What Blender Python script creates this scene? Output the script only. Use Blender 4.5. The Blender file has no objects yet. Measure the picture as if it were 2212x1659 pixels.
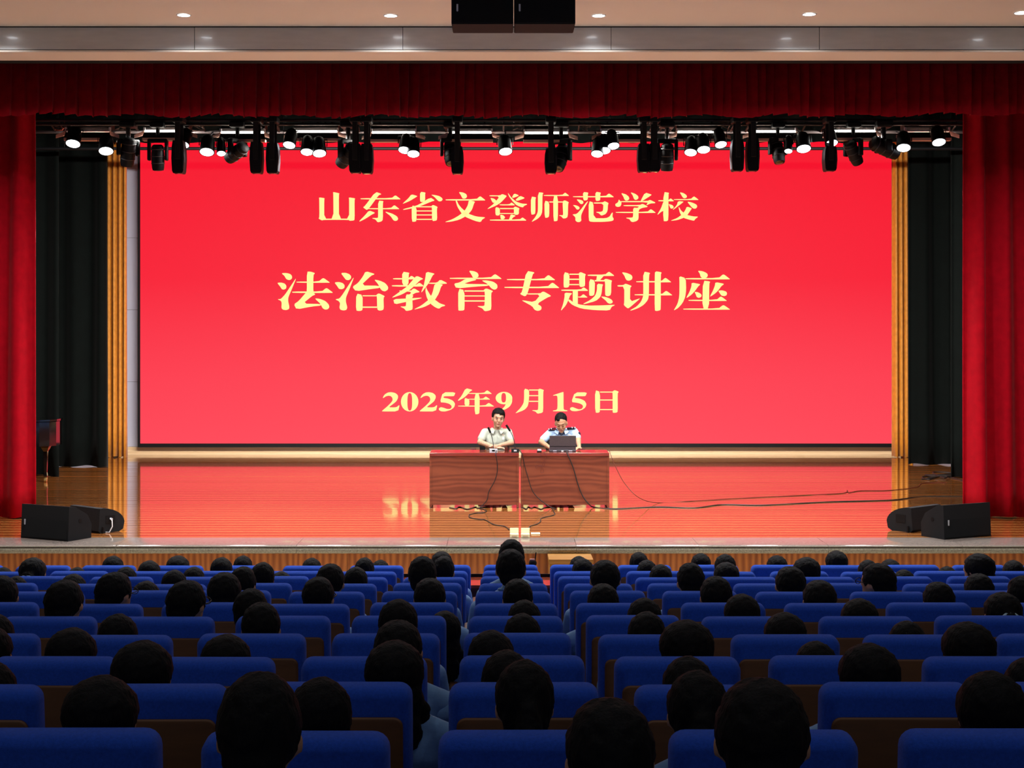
import bpy, bmesh, math, random
from mathutils import Vector, Matrix, Euler
random.seed(7)
S = bpy.context.scene
COL = S.collection
# ------------------------------------------------------------------ camera, world, exposure
F = 3300.0; VX = 1086.0; VY = 715.0; CZ = 3.12; SZ = 0.65
cam = bpy.data.cameras.new('camera'); camo = bpy.data.objects.new('camera', cam); COL.objects.link(camo)
cam.sensor_fit = 'HORIZONTAL'; cam.sensor_width = 36.0; cam.lens = F / 2212.0 * 36.0
cam.shift_x = (1106.0 - VX) / 2212.0; cam.shift_y = -(829.5 - VY) / 2212.0
cam.clip_end = 200; camo.location = (0, 0, CZ); camo.rotation_euler = (math.pi/2, 0, 0)
S.camera = camo
w = bpy.data.worlds.new('world'); S.world = w; w.use_nodes = True
w.node_tree.nodes['Background'].inputs[0].default_value = (0.8, 0.85, 1.0, 1)
w.node_tree.nodes['Background'].inputs[1].default_value = 0.13
S.view_settings.view_transform = 'Standard'; S.view_settings.look = 'None'
S.view_settings.exposure = 0.0; S.view_settings.gamma = 1.0; S.view_settings.use_curve_mapping = False
SOFT_W = 310.0; PAR_W = 500.0; FOH_W = 2300.0; DOWN_W = 720.0; HOUSE_W = 60.0
try:
    S.cycles.max_bounces = 6; S.cycles.diffuse_bounces = 3; S.cycles.glossy_bounces = 3; S.cycles.transmission_bounces = 1
    S.cycles.caustics_refractive = False; S.cycles.adaptive_threshold = 0.08
except Exception: pass

# ------------------------------------------------------------------ helpers
def lin(c):
    return tuple(((v/255.0)/12.92 if v/255.0 <= 0.04045 else ((v/255.0+0.055)/1.055)**2.4) for v in c)
def P(px, py, d): return Vector(((px-VX)/F*d, d, CZ-(py-VY)/F*d))
def FL(px, py, z=SZ):
    d = F*(CZ-z)/(py-VY); return Vector(((px-VX)/F*d, d, z))
def X(px, d): return (px-VX)/F*d
def Z(py, d): return CZ-(py-VY)/F*d

class MB:
    def __init__(s): s.v = []; s.f = []; s.m = Matrix.Identity(4)
    def add(s, vs, fs):
        o = len(s.v); s.v += [s.m @ Vector(p) for p in vs]; s.f += [tuple(i+o for i in f) for f in fs]; return s
    def box(s, x0, y0, z0, x1, y1, z1, b=0.0):
        if b <= 0:
            return s.add([(x0,y0,z0),(x1,y0,z0),(x1,y1,z0),(x0,y1,z0),(x0,y0,z1),(x1,y0,z1),(x1,y1,z1),(x0,y1,z1)],
                  [(3,2,1,0),(4,5,6,7),(0,1,5,4),(1,2,6,5),(2,3,7,6),(3,0,4,7)])
        return s.rbox(x0,y0,z0,x1,y1,z1,b)
    def rbox(s, x0,y0,z0,x1,y1,z1,b):
        bm = bmesh.new(); bmesh.ops.create_cube(bm, size=1)
        for v in bm.verts: v.co = Vector(((x0+x1)/2+v.co.x*(x1-x0),(y0+y1)/2+v.co.y*(y1-y0),(z0+z1)/2+v.co.z*(z1-z0)))
        bmesh.ops.bevel(bm, geom=list(bm.edges), offset=b, segments=2, profile=0.5, affect='EDGES')
        return s.bm(bm)
    def bm(s, bm):
        bm.verts.index_update()
        s.add([v.co.copy() for v in bm.verts], [[v.index for v in f.verts] for f in bm.faces]); bm.free(); return s
    def prism(s, pts, axis, a0, a1):
        n = len(pts)
        def q(p, a):
            return {'x':(a,p[0],p[1]),'y':(p[0],a,p[1]),'z':(p[0],p[1],a)}[axis]
        vs = [q(p,a0) for p in pts]+[q(p,a1) for p in pts]
        fs = [tuple(range(n)), tuple(range(2*n-1,n-1,-1))]+[(i,(i+1)%n+0,(i+1)%n+n,i+n) for i in range(n)]
        return s.add(vs, fs)
    def cyl(s, p0, p1, r0, r1=None, n=12, cap=True):
        r1 = r0 if r1 is None else r1; p0 = Vector(p0); p1 = Vector(p1); d = (p1-p0).normalized()
        u = d.orthogonal().normalized(); v = d.cross(u)
        vs = []
        for p, r in ((p0,r0),(p1,r1)):
            vs += [p+u*(r*math.cos(2*math.pi*k/n))+v*(r*math.sin(2*math.pi*k/n)) for k in range(n)]
        fs = [(k,(k+1)%n,(k+1)%n+n,k+n) for k in range(n)]
        if cap: fs += [tuple(range(n-1,-1,-1)), tuple(range(n,2*n))]
        return s.add(vs, fs)
    def lathe(s, prof, origin=(0,0,0), axis=(0,0,1), n=16):
        o = Vector(origin); d = Vector(axis).normalized(); u = d.orthogonal().normalized(); v = d.cross(u)
        vs = []; fs = []
        for r, h in prof:
            vs += [o+d*h+u*(r*math.cos(2*math.pi*k/n))+v*(r*math.sin(2*math.pi*k/n)) for k in range(n)]
        for j in range(len(prof)-1):
            fs += [(j*n+k,j*n+(k+1)%n,(j+1)*n+(k+1)%n,(j+1)*n+k) for k in range(n)]
        fs += [tuple(range(n-1,-1,-1)), tuple(range((len(prof)-1)*n,len(prof)*n))]
        return s.add(vs, fs)
    def tube(s, pts, r, n=6):
        pts = [Vector(p) for p in pts]; rs = r if isinstance(r, (list,tuple)) else [r]*len(pts)
        vs = []; fs = []; u = None
        for i, p in enumerate(pts):
            t = (pts[min(i+1,len(pts)-1)]-pts[max(i-1,0)])
            t = t.normalized() if t.length > 1e-9 else Vector((0,0,1))
            if u is None: u = t.orthogonal().normalized()
            u = (u-t*u.dot(t)); u = u.normalized() if u.length > 1e-6 else t.orthogonal().normalized()
            v = t.cross(u)
            vs += [p+u*(rs[i]*math.cos(2*math.pi*k/n))+v*(rs[i]*math.sin(2*math.pi*k/n)) for k in range(n)]
        for j in range(len(pts)-1):
            fs += [(j*n+k,j*n+(k+1)%n,(j+1)*n+(k+1)%n,(j+1)*n+k) for k in range(n)]
        fs += [tuple(range(n-1,-1,-1)), tuple(range((len(pts)-1)*n,len(pts)*n))]
        return s.add(vs, fs)
    def ell(s, c, r, rot=None, sub=2):
        bm = bmesh.new(); bmesh.ops.create_icosphere(bm, subdivisions=sub, radius=1)
        M = Matrix.Translation(Vector(c)) @ (rot.to_matrix().to_4x4() if rot else Matrix.Identity(4))
        for v in bm.verts: v.co = M @ Vector((v.co.x*r[0],v.co.y*r[1],v.co.z*r[2]))
        return s.bm(bm)
    def cap(s, p0, p1, r0, r1, k=6):
        p0 = Vector(p0); p1 = Vector(p1)
        for i in range(k+1):
            t = i/k; r = r0+(r1-r0)*t; s.ell(p0.lerp(p1,t), (r,r,r), sub=2)
        return s
    def mesh(s, name, mat=None, smooth=False):
        me = bpy.data.meshes.new(name); me.from_pydata([tuple(v) for v in s.v], [], s.f); me.update()
        if mat: me.materials.append(mat)
        bm = bmesh.new(); bm.from_mesh(me); bmesh.ops.recalc_face_normals(bm, faces=bm.faces); bm.to_mesh(me); bm.free()
        if smooth:
            me.polygons.foreach_set('use_smooth', [True]*len(me.polygons))
            try: me.set_sharp_from_angle(angle=math.radians(40))
            except Exception: pass
        return me
    def build(s, name, mat, parent=None, smooth=False):
        return link(name, s.mesh(name, mat, smooth), parent)

def link(name, me, parent=None, mtx=None):
    o = bpy.data.objects.new(name, me); COL.objects.link(o)
    if mtx is not None: o.matrix_local = mtx
    if parent is not None: o.parent = parent
    return o
def tag(o, label=None, cat=None, group=None, kind=None):
    if label: o['label'] = label
    if cat: o['category'] = cat
    if group: o['group'] = group
    if kind: o['kind'] = kind
    return o
def thing(name, label, cat, loc=(0,0,0), rz=0.0, group=None, sc=None):
    o = bpy.data.objects.new(name, None); COL.objects.link(o); o.empty_display_size = 0.1
    o.location = loc; o.rotation_euler = (0,0,rz)
    if sc: o.scale = sc
    return tag(o, label, cat, group)
def struct(o, label, cat='wall'): return tag(o, label, cat, kind='structure')

# ------------------------------------------------------------------ materials
def mat(name, col, rough=0.6, metal=0.0, spec=0.5, emis=None, es=0.0, noise=None, bump=None, coat=0.0, stretch=(1,1,1), sheen=0.0):
    m = bpy.data.materials.new(name); m.use_nodes = True; nt = m.node_tree; b = nt.nodes['Principled BSDF']
    c = lin(col)+(1,); b.inputs['Base Color'].default_value = c; b.inputs['Roughness'].default_value = rough
    b.inputs['Metallic'].default_value = metal; b.inputs['Specular IOR Level'].default_value = spec
    b.inputs['Coat Weight'].default_value = coat; b.inputs['Coat Roughness'].default_value = 0.06
    if sheen: b.inputs['Sheen Weight'].default_value = sheen; b.inputs['Sheen Roughness'].default_value = 0.4
    if emis: b.inputs['Emission Color'].default_value = lin(emis)+(1,); b.inputs['Emission Strength'].default_value = es
    if noise or bump:
        tc = nt.nodes.new('ShaderNodeTexCoord'); mp = nt.nodes.new('ShaderNodeMapping'); mp.inputs['Scale'].default_value = stretch
        nt.links.new(tc.outputs['Object'], mp.inputs['Vector'])
    if noise:
        sc, amt = noise; n = nt.nodes.new('ShaderNodeTexNoise'); n.inputs['Scale'].default_value = sc; n.inputs['Detail'].default_value = 5
        nt.links.new(mp.outputs['Vector'], n.inputs['Vector'])
        r = nt.nodes.new('ShaderNodeValToRGB'); lo = tuple(v*(1-amt) for v in c[:3])+(1,); hi = tuple(min(1,v*(1+amt)) for v in c[:3])+(1,)
        r.color_ramp.elements[0].color = lo; r.color_ramp.elements[1].color = hi
        r.color_ramp.elements[0].position = 0.3; r.color_ramp.elements[1].position = 0.7
        nt.links.new(n.outputs['Fac'], r.inputs['Fac']); nt.links.new(r.outputs['Color'], b.inputs['Base Color'])
    if bump:
        sc, amt = bump; n2 = nt.nodes.new('ShaderNodeTexNoise'); n2.inputs['Scale'].default_value = sc; n2.inputs['Detail'].default_value = 3
        nt.links.new(mp.outputs['Vector'], n2.inputs['Vector'])
        bp = nt.nodes.new('ShaderNodeBump'); bp.inputs['Strength'].default_value = amt; bp.inputs['Distance'].default_value = 0.01
        nt.links.new(n2.outputs['Fac'], bp.inputs['Height']); nt.links.new(bp.outputs['Normal'], b.inputs['Normal'])
    return m
def wood(name, c0, c1, rough, scale, dist, stretch, coat=0.0, detail=3.0, bands='Z', spec=0.5):
    m = bpy.data.materials.new(name); m.use_nodes = True; nt = m.node_tree; b = nt.nodes['Principled BSDF']
    tc = nt.nodes.new('ShaderNodeTexCoord'); mp = nt.nodes.new('ShaderNodeMapping'); mp.inputs['Scale'].default_value = stretch
    nt.links.new(tc.outputs['Object'], mp.inputs['Vector'])
    wv = nt.nodes.new('ShaderNodeTexWave'); wv.bands_direction = bands; wv.inputs['Scale'].default_value = scale
    wv.inputs['Distortion'].default_value = dist; wv.inputs['Detail'].default_value = detail; wv.inputs['Detail Scale'].default_value = 1.2
    n = nt.nodes.new('ShaderNodeTexNoise'); n.inputs['Scale'].default_value = scale*6; n.inputs['Detail'].default_value = 4
    nt.links.new(mp.outputs['Vector'], wv.inputs['Vector']); nt.links.new(mp.outputs['Vector'], n.inputs['Vector'])
    mx = nt.nodes.new('ShaderNodeMath'); mx.operation = 'MULTIPLY_ADD'; mx.inputs[1].default_value = 0.45
    nt.links.new(n.outputs['Fac'], mx.inputs[0]); 
    m2 = nt.nodes.new('ShaderNodeMath'); m2.operation = 'MULTIPLY'; m2.inputs[1].default_value = 0.6
    nt.links.new(wv.outputs['Fac'], m2.inputs[0]); nt.links.new(m2.outputs[0], mx.inputs[2])
    r = nt.nodes.new('ShaderNodeValToRGB'); r.color_ramp.elements[0].color = lin(c0)+(1,); r.color_ramp.elements[1].color = lin(c1)+(1,)
    r.color_ramp.elements[0].position = 0.15; r.color_ramp.elements[1].position = 0.85
    nt.links.new(mx.outputs[0], r.inputs['Fac']); nt.links.new(r.outputs['Color'], b.inputs['Base Color'])
    b.inputs['Roughness'].default_value = rough; b.inputs['Coat Weight'].default_value = coat; b.inputs['Coat Roughness'].default_value = 0.05
    b.inputs['Specular IOR Level'].default_value = spec
    return m
M = {}
M['black'] = mat('black_metal', (7,7,10), 0.6, spec=0.25)
M['blackgloss'] = mat('piano_black', (8,7,8), 0.06, coat=1.0)
M['pipe'] = mat('dark_steel', (46,40,40), 0.6, metal=0.3)
M['grey'] = mat('grey_metal', (70,68,70), 0.45, metal=0.6)
M['tan'] = mat('tan_flap', (206,164,146), 0.6)
M['speaker'] = mat('speaker_paint', (19,20,23), 0.8, spec=0.3, bump=(260,0.5))
M['grille'] = mat('speaker_grille', (14,16,19), 0.8, spec=0.25, bump=(400,0.7))
M['white'] = mat('white_plastic', (225,225,225), 0.5)
M['cream'] = mat('cream_plastic', (255,244,196), 0.5)
M['lens'] = mat('lamp_lens', (255,255,255), 0.3, emis=(240,248,255), es=14.0)
M['tube'] = mat('lamp_tube', (255,255,255), 0.3, emis=(255,250,235), es=9.0)
M['down'] = mat('downlight_disc', (255,255,255), 0.3, emis=(245,250,255), es=30.0)
M['darklens'] = mat('unlit_lens', (8,8,12), 0.1, coat=1.0)
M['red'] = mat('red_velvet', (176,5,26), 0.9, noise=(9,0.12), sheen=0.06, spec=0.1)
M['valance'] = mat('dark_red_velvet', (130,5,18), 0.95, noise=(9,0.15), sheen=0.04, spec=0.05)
M['green'] = mat('black_green_velvet', (4,8,7), 0.9, noise=(6,0.2), sheen=0.06, spec=0.1)
M['gold'] = mat('gold_satin', (205,132,38), 0.55, noise=(12,0.15), sheen=0.2)
M['wallw'] = mat('pale_wall', (222,222,245), 0.7)
M['blackwall'] = mat('stage_black_paint', (10,9,10), 0.9)
M['ceil'] = mat('cream_ceiling', (238,226,212), 0.85, bump=(300,0.15))
M['fascia'] = mat('glossy_fascia', (205,205,202), 0.24, noise=(3,0.05), stretch=(1,1,6), coat=0.2)
M['hallwall'] = mat('hall_wall', (150,140,128), 0.8)
M['carpet'] = mat('hall_floor', (30,26,26), 0.7, noise=(20,0.3))
M['bounce_floor'] = mat('pale_bounce_floor', (205,190,168), 0.3, noise=(40,0.1))  # unseen front floor, made pale to bounce downlight up onto the ceiling
M['granite'] = mat('granite', (150,146,128), 0.35, noise=(60,0.35), bump=(120,0.3))
M['granitetop'] = mat('polished_granite', (124,112,104), 0.12, noise=(50,0.18))
M['blue'] = mat('blue_fabric', (45,90,208), 0.95, noise=(120,0.12), bump=(600,0.5), sheen=0.15, spec=0.1)
M['seatwood'] = mat('seat_back_panel', (110,68,30), 0.55, noise=(5,0.15), stretch=(1,1,6))
M['arm'] = mat('seat_arm_wood', (88,50,26), 0.5, noise=(6,0.2))
M['hair'] = mat('black_hair', (9,6,6), 0.75, spec=0.2, noise=(40,0.4), bump=(90,0.7), stretch=(1,1,0.12))
M['skin'] = mat('skin', (205,158,128), 0.6, noise=(14,0.06))
M['skin2'] = mat('tan_skin', (196,146,112), 0.6, noise=(14,0.06))
M['lip'] = mat('lip', (170,96,84), 0.5)
M['shirt'] = mat('pale_blue_shirt', (120,160,205), 0.85, noise=(10,0.12), bump=(25,0.3))
M['polo'] = mat('grey_green_polo', (178,182,168), 0.85, noise=(9,0.1), bump=(22,0.35))
M['police'] = mat('light_blue_uniform', (176,205,236), 0.8, noise=(9,0.08), bump=(20,0.3))
M['navy'] = mat('navy_cloth', (18,22,52), 0.8)
M['trousers'] = mat('dark_trousers', (24,26,36), 0.85)
M['silver'] = mat('silver', (210,212,220), 0.35, metal=0.3)
M['laptop'] = mat('laptop_shell', (74,72,78), 0.45, noise=(60,0.1))
M['cable'] = mat('black_cable', (26,18,16), 0.6)
M['redcable'] = mat('brown_cable', (92,34,22), 0.6)
M['pink'] = mat('pink_plastic', (170,120,118), 0.5)
M['brass'] = mat('brass', (200,170,110), 0.3, metal=0.8)
M['pedestal'] = wood('pale_wood_plinth', (218,182,138), (236,206,166), 0.35, 1.5, 3, (0.4,1,3))
M['desk'] = wood('red_brown_desk_wood', (98,43,24), (124,61,37), 0.45, 4.0, 11.0, (0.22,1,1), coat=0.1, detail=1.6)
M['desktop'] = wood('polished_desk_top', (112,44,30), (140,62,44), 0.12, 2.0, 4, (0.4,1,1), coat=0.6)
M['skirt'] = wood('stage_front_wood', (150,78,30), (206,126,58), 0.35, 2.0, 5, (2.2,1,0.35), coat=0.1, bands='X')
M['plank'] = wood('varnished_floor_plank', (154,90,40), (194,128,68), 0.08, 1.2, 3, (0.5,4,1), coat=0.9, bands='Y', spec=0.7)
M['plank2'] = wood('dark_varnished_floor_plank', (104,54,20), (136,78,34), 0.14, 1.2, 3, (0.5,4,1), coat=0.8, bands='Y', spec=0.7)
M['step'] = wood('yellow_step_wood', (150,100,34), (176,124,50), 0.5, 2, 3, (0.5,1,2))
M['scrunch'] = mat('pale_scrunchie', (190,215,220), 0.8, bump=(60,0.6))
M['glass'] = mat('lens_glass', (10,10,12), 0.1)

# ------------------------------------------------------------------ lamps
def spot(loc, target, W, size=70, blend=0.6, col=(1,0.97,0.92), rad=0.08, parent=None):
    l = bpy.data.lights.new('spot_lamp', 'SPOT'); l.energy = W; l.spot_size = math.radians(size); l.spot_blend = blend
    l.color = col; l.shadow_soft_size = rad
    o = bpy.data.objects.new('spot_lamp', l); COL.objects.link(o); o.location = loc
    o.rotation_euler = (Vector(target)-Vector(loc)).to_track_quat('-Z','Y').to_euler()
    return o

# ================================================================== THE SETTING
DF = 17.6      # stage edge
DB = 30.6      # back wall
# hall floor: level part by the stage and a step for every row of seats
ROWY = {12:1735,11:1577,10:1478,9:1419,8:1371,7:1332,6:1304,5:1278,4:1262,3:1247,2:1235,1:1222}
def rowd(r): return 3.96+0.965*(11-r)
SEATH = 0.99
ROWZ = {r: Z(ROWY[r], rowd(r))-SEATH for r in ROWY}
fl = MB(); fl.box(-9,rowd(1)+0.5,-0.3,9,DF+0.4,min(0,ROWZ[1])-0.0)
fo = fl.build('floor', M['bounce_floor']); struct(fo, 'hall floor stepping up in dark rows from an added pale front that bounces light', 'floor')
prev = None
for r in range(1, 13):
    d = rowd(r); zz = ROWZ[r]
    b = MB().box(-9, d-0.465, -0.4, 9, d+0.5, zz)
    b.build('floor_step', M['carpet'], fo)
MB().box(-9,-2,-0.4,9,rowd(12)-0.465,ROWZ[12]+0.05).build('floor_step', M['carpet'], fo)
# stage body, granite border, front skirt
st = MB().box(-11, DF+0.12, 0.0, 11, DB+0.5, SZ-0.03).build('floor_stage', M['blackwall']); struct(st, 'raised stage floor of glossy horizontal wooden planks', 'stage')
y = 18.28; k = 0; PW = 0.12
pms = [MB().box(-11,0.0,-0.025,11,PW-0.003,0.0).mesh('plank', M[q]) for q in ('plank','plank2')]
while y < DB+0.1:
    o = link('plank', pms[k%2], st); k += 1; o.location = (random.uniform(-0.2,0.2), y, SZ+random.uniform(-0.0008,0.0008))
    o.rotation_euler = (random.uniform(-0.0012,0.0012), random.uniform(-0.00008,0.00008), 0); y += PW
# granite border: slabs with a rounded nose
xs = [-9.0]+[X(p, DF) for p in (-180,250,640,965,1245,1510,1790,2080,2400)]+[9.0]
for a, b in zip(xs[:-1], xs[1:]):
    pr = [(18.27,SZ-0.03),(18.27,SZ)]+[(DF+0.05-0.05*math.sin(t),SZ-0.05+0.05*math.cos(t)) for t in [i*math.pi/8 for i in range(9)]]+[(DF+0.15,SZ-0.10)]
    m = MB(); m.prism(pr, 'x', a+0.002, b-0.002); m.build('edge_slab', M['granitetop'], st, True)
for a, b in zip(xs[:-1], xs[1:]):
    m = MB(); pr=[(DF-0.004+0.0,SZ-0.012)]+[(DF+0.045-0.05*math.cos(t),SZ-0.055-0.045*math.sin(t)) for t in [-0.9+i*(0.9+math.pi/2)/8 for i in range(9)]]+[(DF+0.14,SZ-0.1),(DF+0.14,SZ-0.012)]
    m.prism(pr,'x',a+0.002,b-0.002); m.build('edge_nosing', M['granite'], st, True)
xk = -9.0
while xk < 9:
    MB().box(xk+0.0015, DF+0.085, -0.2, xk+1.198, DF+0.115, SZ-0.09).build('skirt_panel', M['skirt'], st); xk += 1.2
# back wall with joints, plinth
bw = MB().box(-12, DB+0.2, SZ-0.2, 12, DB+0.4, 10.5).build('wall_back', M['blackwall']); struct(bw, 'pale back wall of the stage behind the screen')
for i in range(6):
    for (x0,x1) in ((-9.6,X(301,DB)-0.0),(X(301,DB),X(1926,DB)),(X(1926,DB),9.9)):
        MB().box(x0+0.002, DB+0.15, SZ+i*1.45+0.14 if i==0 else SZ+i*1.45, x1-0.002, DB+0.2, SZ+(i+1)*1.45-0.006).build('wall_panel', M['wallw'], bw)
pl = MB(); pl.box(X(262,DB), DB-0.05, SZ, X(1945,DB), DB+0.2, SZ+0.145)
struct(pl.build('baseboard_back', M['pedestal']), 'pale wooden plinth running under the screen', 'plinth')
for side, sx in (('left',-1),('right',1)):
    struct(MB().box(sx*11-0.1, 20.5, 0.0, sx*11+0.1, DB+0.4, 10.5).build('wall_stage_'+side, M['blackwall']), 'black side wall of the stage on the %s' % side)
    struct(MB().box(sx*9-0.1, -2, -0.4, sx*9+0.1, 18.2, 9.8).build('wall_'+side, M['hallwall']), 'plain %s side wall of the hall' % side)
    struct(MB().box(min(sx*7.0,sx*11.2), 18.15, 0.0, max(sx*7.0,sx*11.2), 18.55, 10.5).build('wall_proscenium_'+side, M['hallwall']), 'wall beside the stage opening on the %s' % side)
struct(MB().box(-11.2, 18.6, 10.3, 11.2, DB+0.4, 10.5).build('ceiling_stage', M['blackwall']), 'black ceiling high above the stage', 'ceiling')
# stepped hall ceiling with glossy fascia panels
zc = Z(57, DF); cl = None
lip0 = Z(107, DF)
dlabels = []
DLS = []
for k in range(10):
    d0 = DF-1.5*k; z0 = zc+0.27*k
    c = MB(); c.box(-9, d0-1.5, z0, 9, d0+0.0, z0+0.1)
    if cl is None: cl = struct(c.build('ceiling', M['ceil']), 'cream stepped ceiling above the front of the hall', 'ceiling')
    else: c.build('ceiling_step', M['ceil'], cl)
    x0 = X(420, DF)-2.4*3
    for q in range(8):
        a = max(-9, x0+2.4*q); b = min(9, x0+2.4*(q+1))
        if b-a < 0.1: continue
        MB().box(a+0.003, d0-0.0, z0-0.265+0.0, b-0.003, d0+0.03, z0-0.012).build('fascia_panel', M['fascia'], cl)
# soffit lip over the opening and header wall
MB().box(-9, DF+0.0, lip0-0.03, 9, DF+0.56, lip0-0.004, 0.012).build('soffit_lip', M['ceil'], cl, False)
struct(MB().box(-9, DF+0.035, lip0-0.004, 9, 18.5, 10.4).build('wall_header', M['blackwall']), 'header wall above the stage opening')
# downlights
def downlight(px, py, ordw, k=0):
    z0 = zc+0.27*k; d = F*(z0-CZ)/(VY-py) if k == 0 else DF-1.5*k-0.6
    x = X(px, d) if k == 0 else px
    t = thing('downlight', 'round recessed downlight in the cream ceiling, %s' % ordw, 'light', (x,d,z0), 0, 'ceiling downlights')
    MB().lathe([(0.085,-0.004),(0.085,-0.009),(0.07,-0.009),(0.066,-0.002)], n=24).build('trim_ring', M['white'], t, True)
    MB().lathe([(0.066,-0.002),(0.064,-0.006),(0.03,-0.012)], n=24).build('lens', M['down'], t, True)
    spot((x,d,z0-0.03), (x,d,0), DOWN_W if k == 0 else HOUSE_W, 150, 1.0, (0.95,0.97,1.0), 0.06)
for px, py, w_ in ((397,32,'leftmost'),(844,33,'second from left'),(1293,33,'just right of the hanging black speakers'),(1748,30,'second from right'),(2206,27,'cut by the right edge')):
    downlight(px, py, w_)
downlight(-53, 32, 'beyond the left edge of the photo')
for k in (4,8):
    for q, xx in enumerate((-5.0,-1.7,1.7,5.0)):
        z0 = zc+0.27*k; d = DF-1.5*k-0.6
        spot((xx,d,z0-0.03), (xx,d,0), HOUSE_W, 150, 1.0, (0.95,0.97,1.0), 0.06)

# ------------------------------------------------------------------ screen
sx0, sx1 = X(303,30.4), X(1926,30.4); sz0, sz1 = Z(958,30.4), Z(306,30.4)
ms = bpy.data.materials.new('led_picture_with_wash'); ms.use_nodes = True; nt = ms.node_tree; b = nt.nodes['Principled BSDF']
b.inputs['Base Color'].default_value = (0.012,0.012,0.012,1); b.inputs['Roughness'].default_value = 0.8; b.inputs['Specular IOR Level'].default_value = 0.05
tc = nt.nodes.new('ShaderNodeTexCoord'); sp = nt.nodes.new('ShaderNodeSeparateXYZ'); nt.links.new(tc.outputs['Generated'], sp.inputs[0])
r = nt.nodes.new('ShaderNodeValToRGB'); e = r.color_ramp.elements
e[0].position = 0.0; e[0].color = lin((254,68,86))+(1,); e[1].position = 1.0; e[1].color = lin((247,18,44))+(1,)  # lower stops pinker: wash of the stage lamps put into the emission
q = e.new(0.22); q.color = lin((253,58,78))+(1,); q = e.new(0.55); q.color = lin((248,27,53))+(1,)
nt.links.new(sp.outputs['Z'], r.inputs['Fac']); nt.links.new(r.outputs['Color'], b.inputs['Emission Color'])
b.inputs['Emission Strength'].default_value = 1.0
scr = thing('led_screen', 'huge red LED screen with yellow Chinese lettering at back of stage', 'screen', (0,30.4,0))
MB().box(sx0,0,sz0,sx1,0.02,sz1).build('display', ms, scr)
fr = MB(); fr.box(sx0-0.045,-0.02,sz0-0.075,sx1+0.045,0.0,sz0-0.0); fr.box(sx0-0.045,-0.02,sz1,sx1+0.045,0.0,sz1+0.05)
fr.box(sx0-0.045,-0.02,sz0,sx0,0.0,sz1); fr.box(sx1,-0.02,sz0,sx1+0.045,0.0,sz1)
fr.box(sx0-0.045,0.02,sz0-0.075,sx1+0.045,0.3,sz1+0.05)
fr.build('frame', M['black'], scr)
def hb(x0,x1,yt,yb,sw,sh): return [(x0,yt),(x1-sw,yt),(x1-sw*.66,yt-sh*.93),(x1-sw*.58,yt-sh),(x1-sw*.48,yt-sh*.93),(x1-sw*.05,yt+(yb-yt)*.3),(x1,yb-(yb-yt)*.3),(x1-4,yb),(x0+12,yb)]
def rc(x0,y0,x1,y1): return [(x0,y0),(x1,y0),(x1,y1),(x0,y1)]
GA=(670,400,7.9); GB=(950,400,7.9); GC=(1230,400,7.628); GD=(590,575,8.508); GE=(840,575,8.508); GF=(1085,575,8.508); GG=(1325,575,8.508); GI=(815,830,8.193); GJ=(1070,830,8.044)
TWO=[(95,240),(130,180),(190,145),(250,140),(320,155),(365,195),(368,240),(340,300),(280,350),(200,408),(310,410),(350,400),(380,372),(395,375),(368,482),(85,482),(85,470),(180,390),(250,320),(272,280),(265,235),(235,208),(195,203),(150,215),(110,243)]
def ring(cx,cy,rx,ry,ix,iy,irx,iry,n=28):
    out=[]
    for k in range(n):
        a0=2*math.pi*k/n; a1=2*math.pi*(k+1)/n
        f=lambda a,x,y,u,v,p:(x+u*math.copysign(abs(math.cos(a))**p,math.cos(a)),y+v*math.copysign(abs(math.sin(a))**p,math.sin(a)))
        out.append([f(a0,cx,cy,rx,ry,1),f(a1,cx,cy,rx,ry,1),f(a1,ix,iy,irx,iry,.75),f(a0,ix,iy,irx,iry,.75)])
    return out
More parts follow.
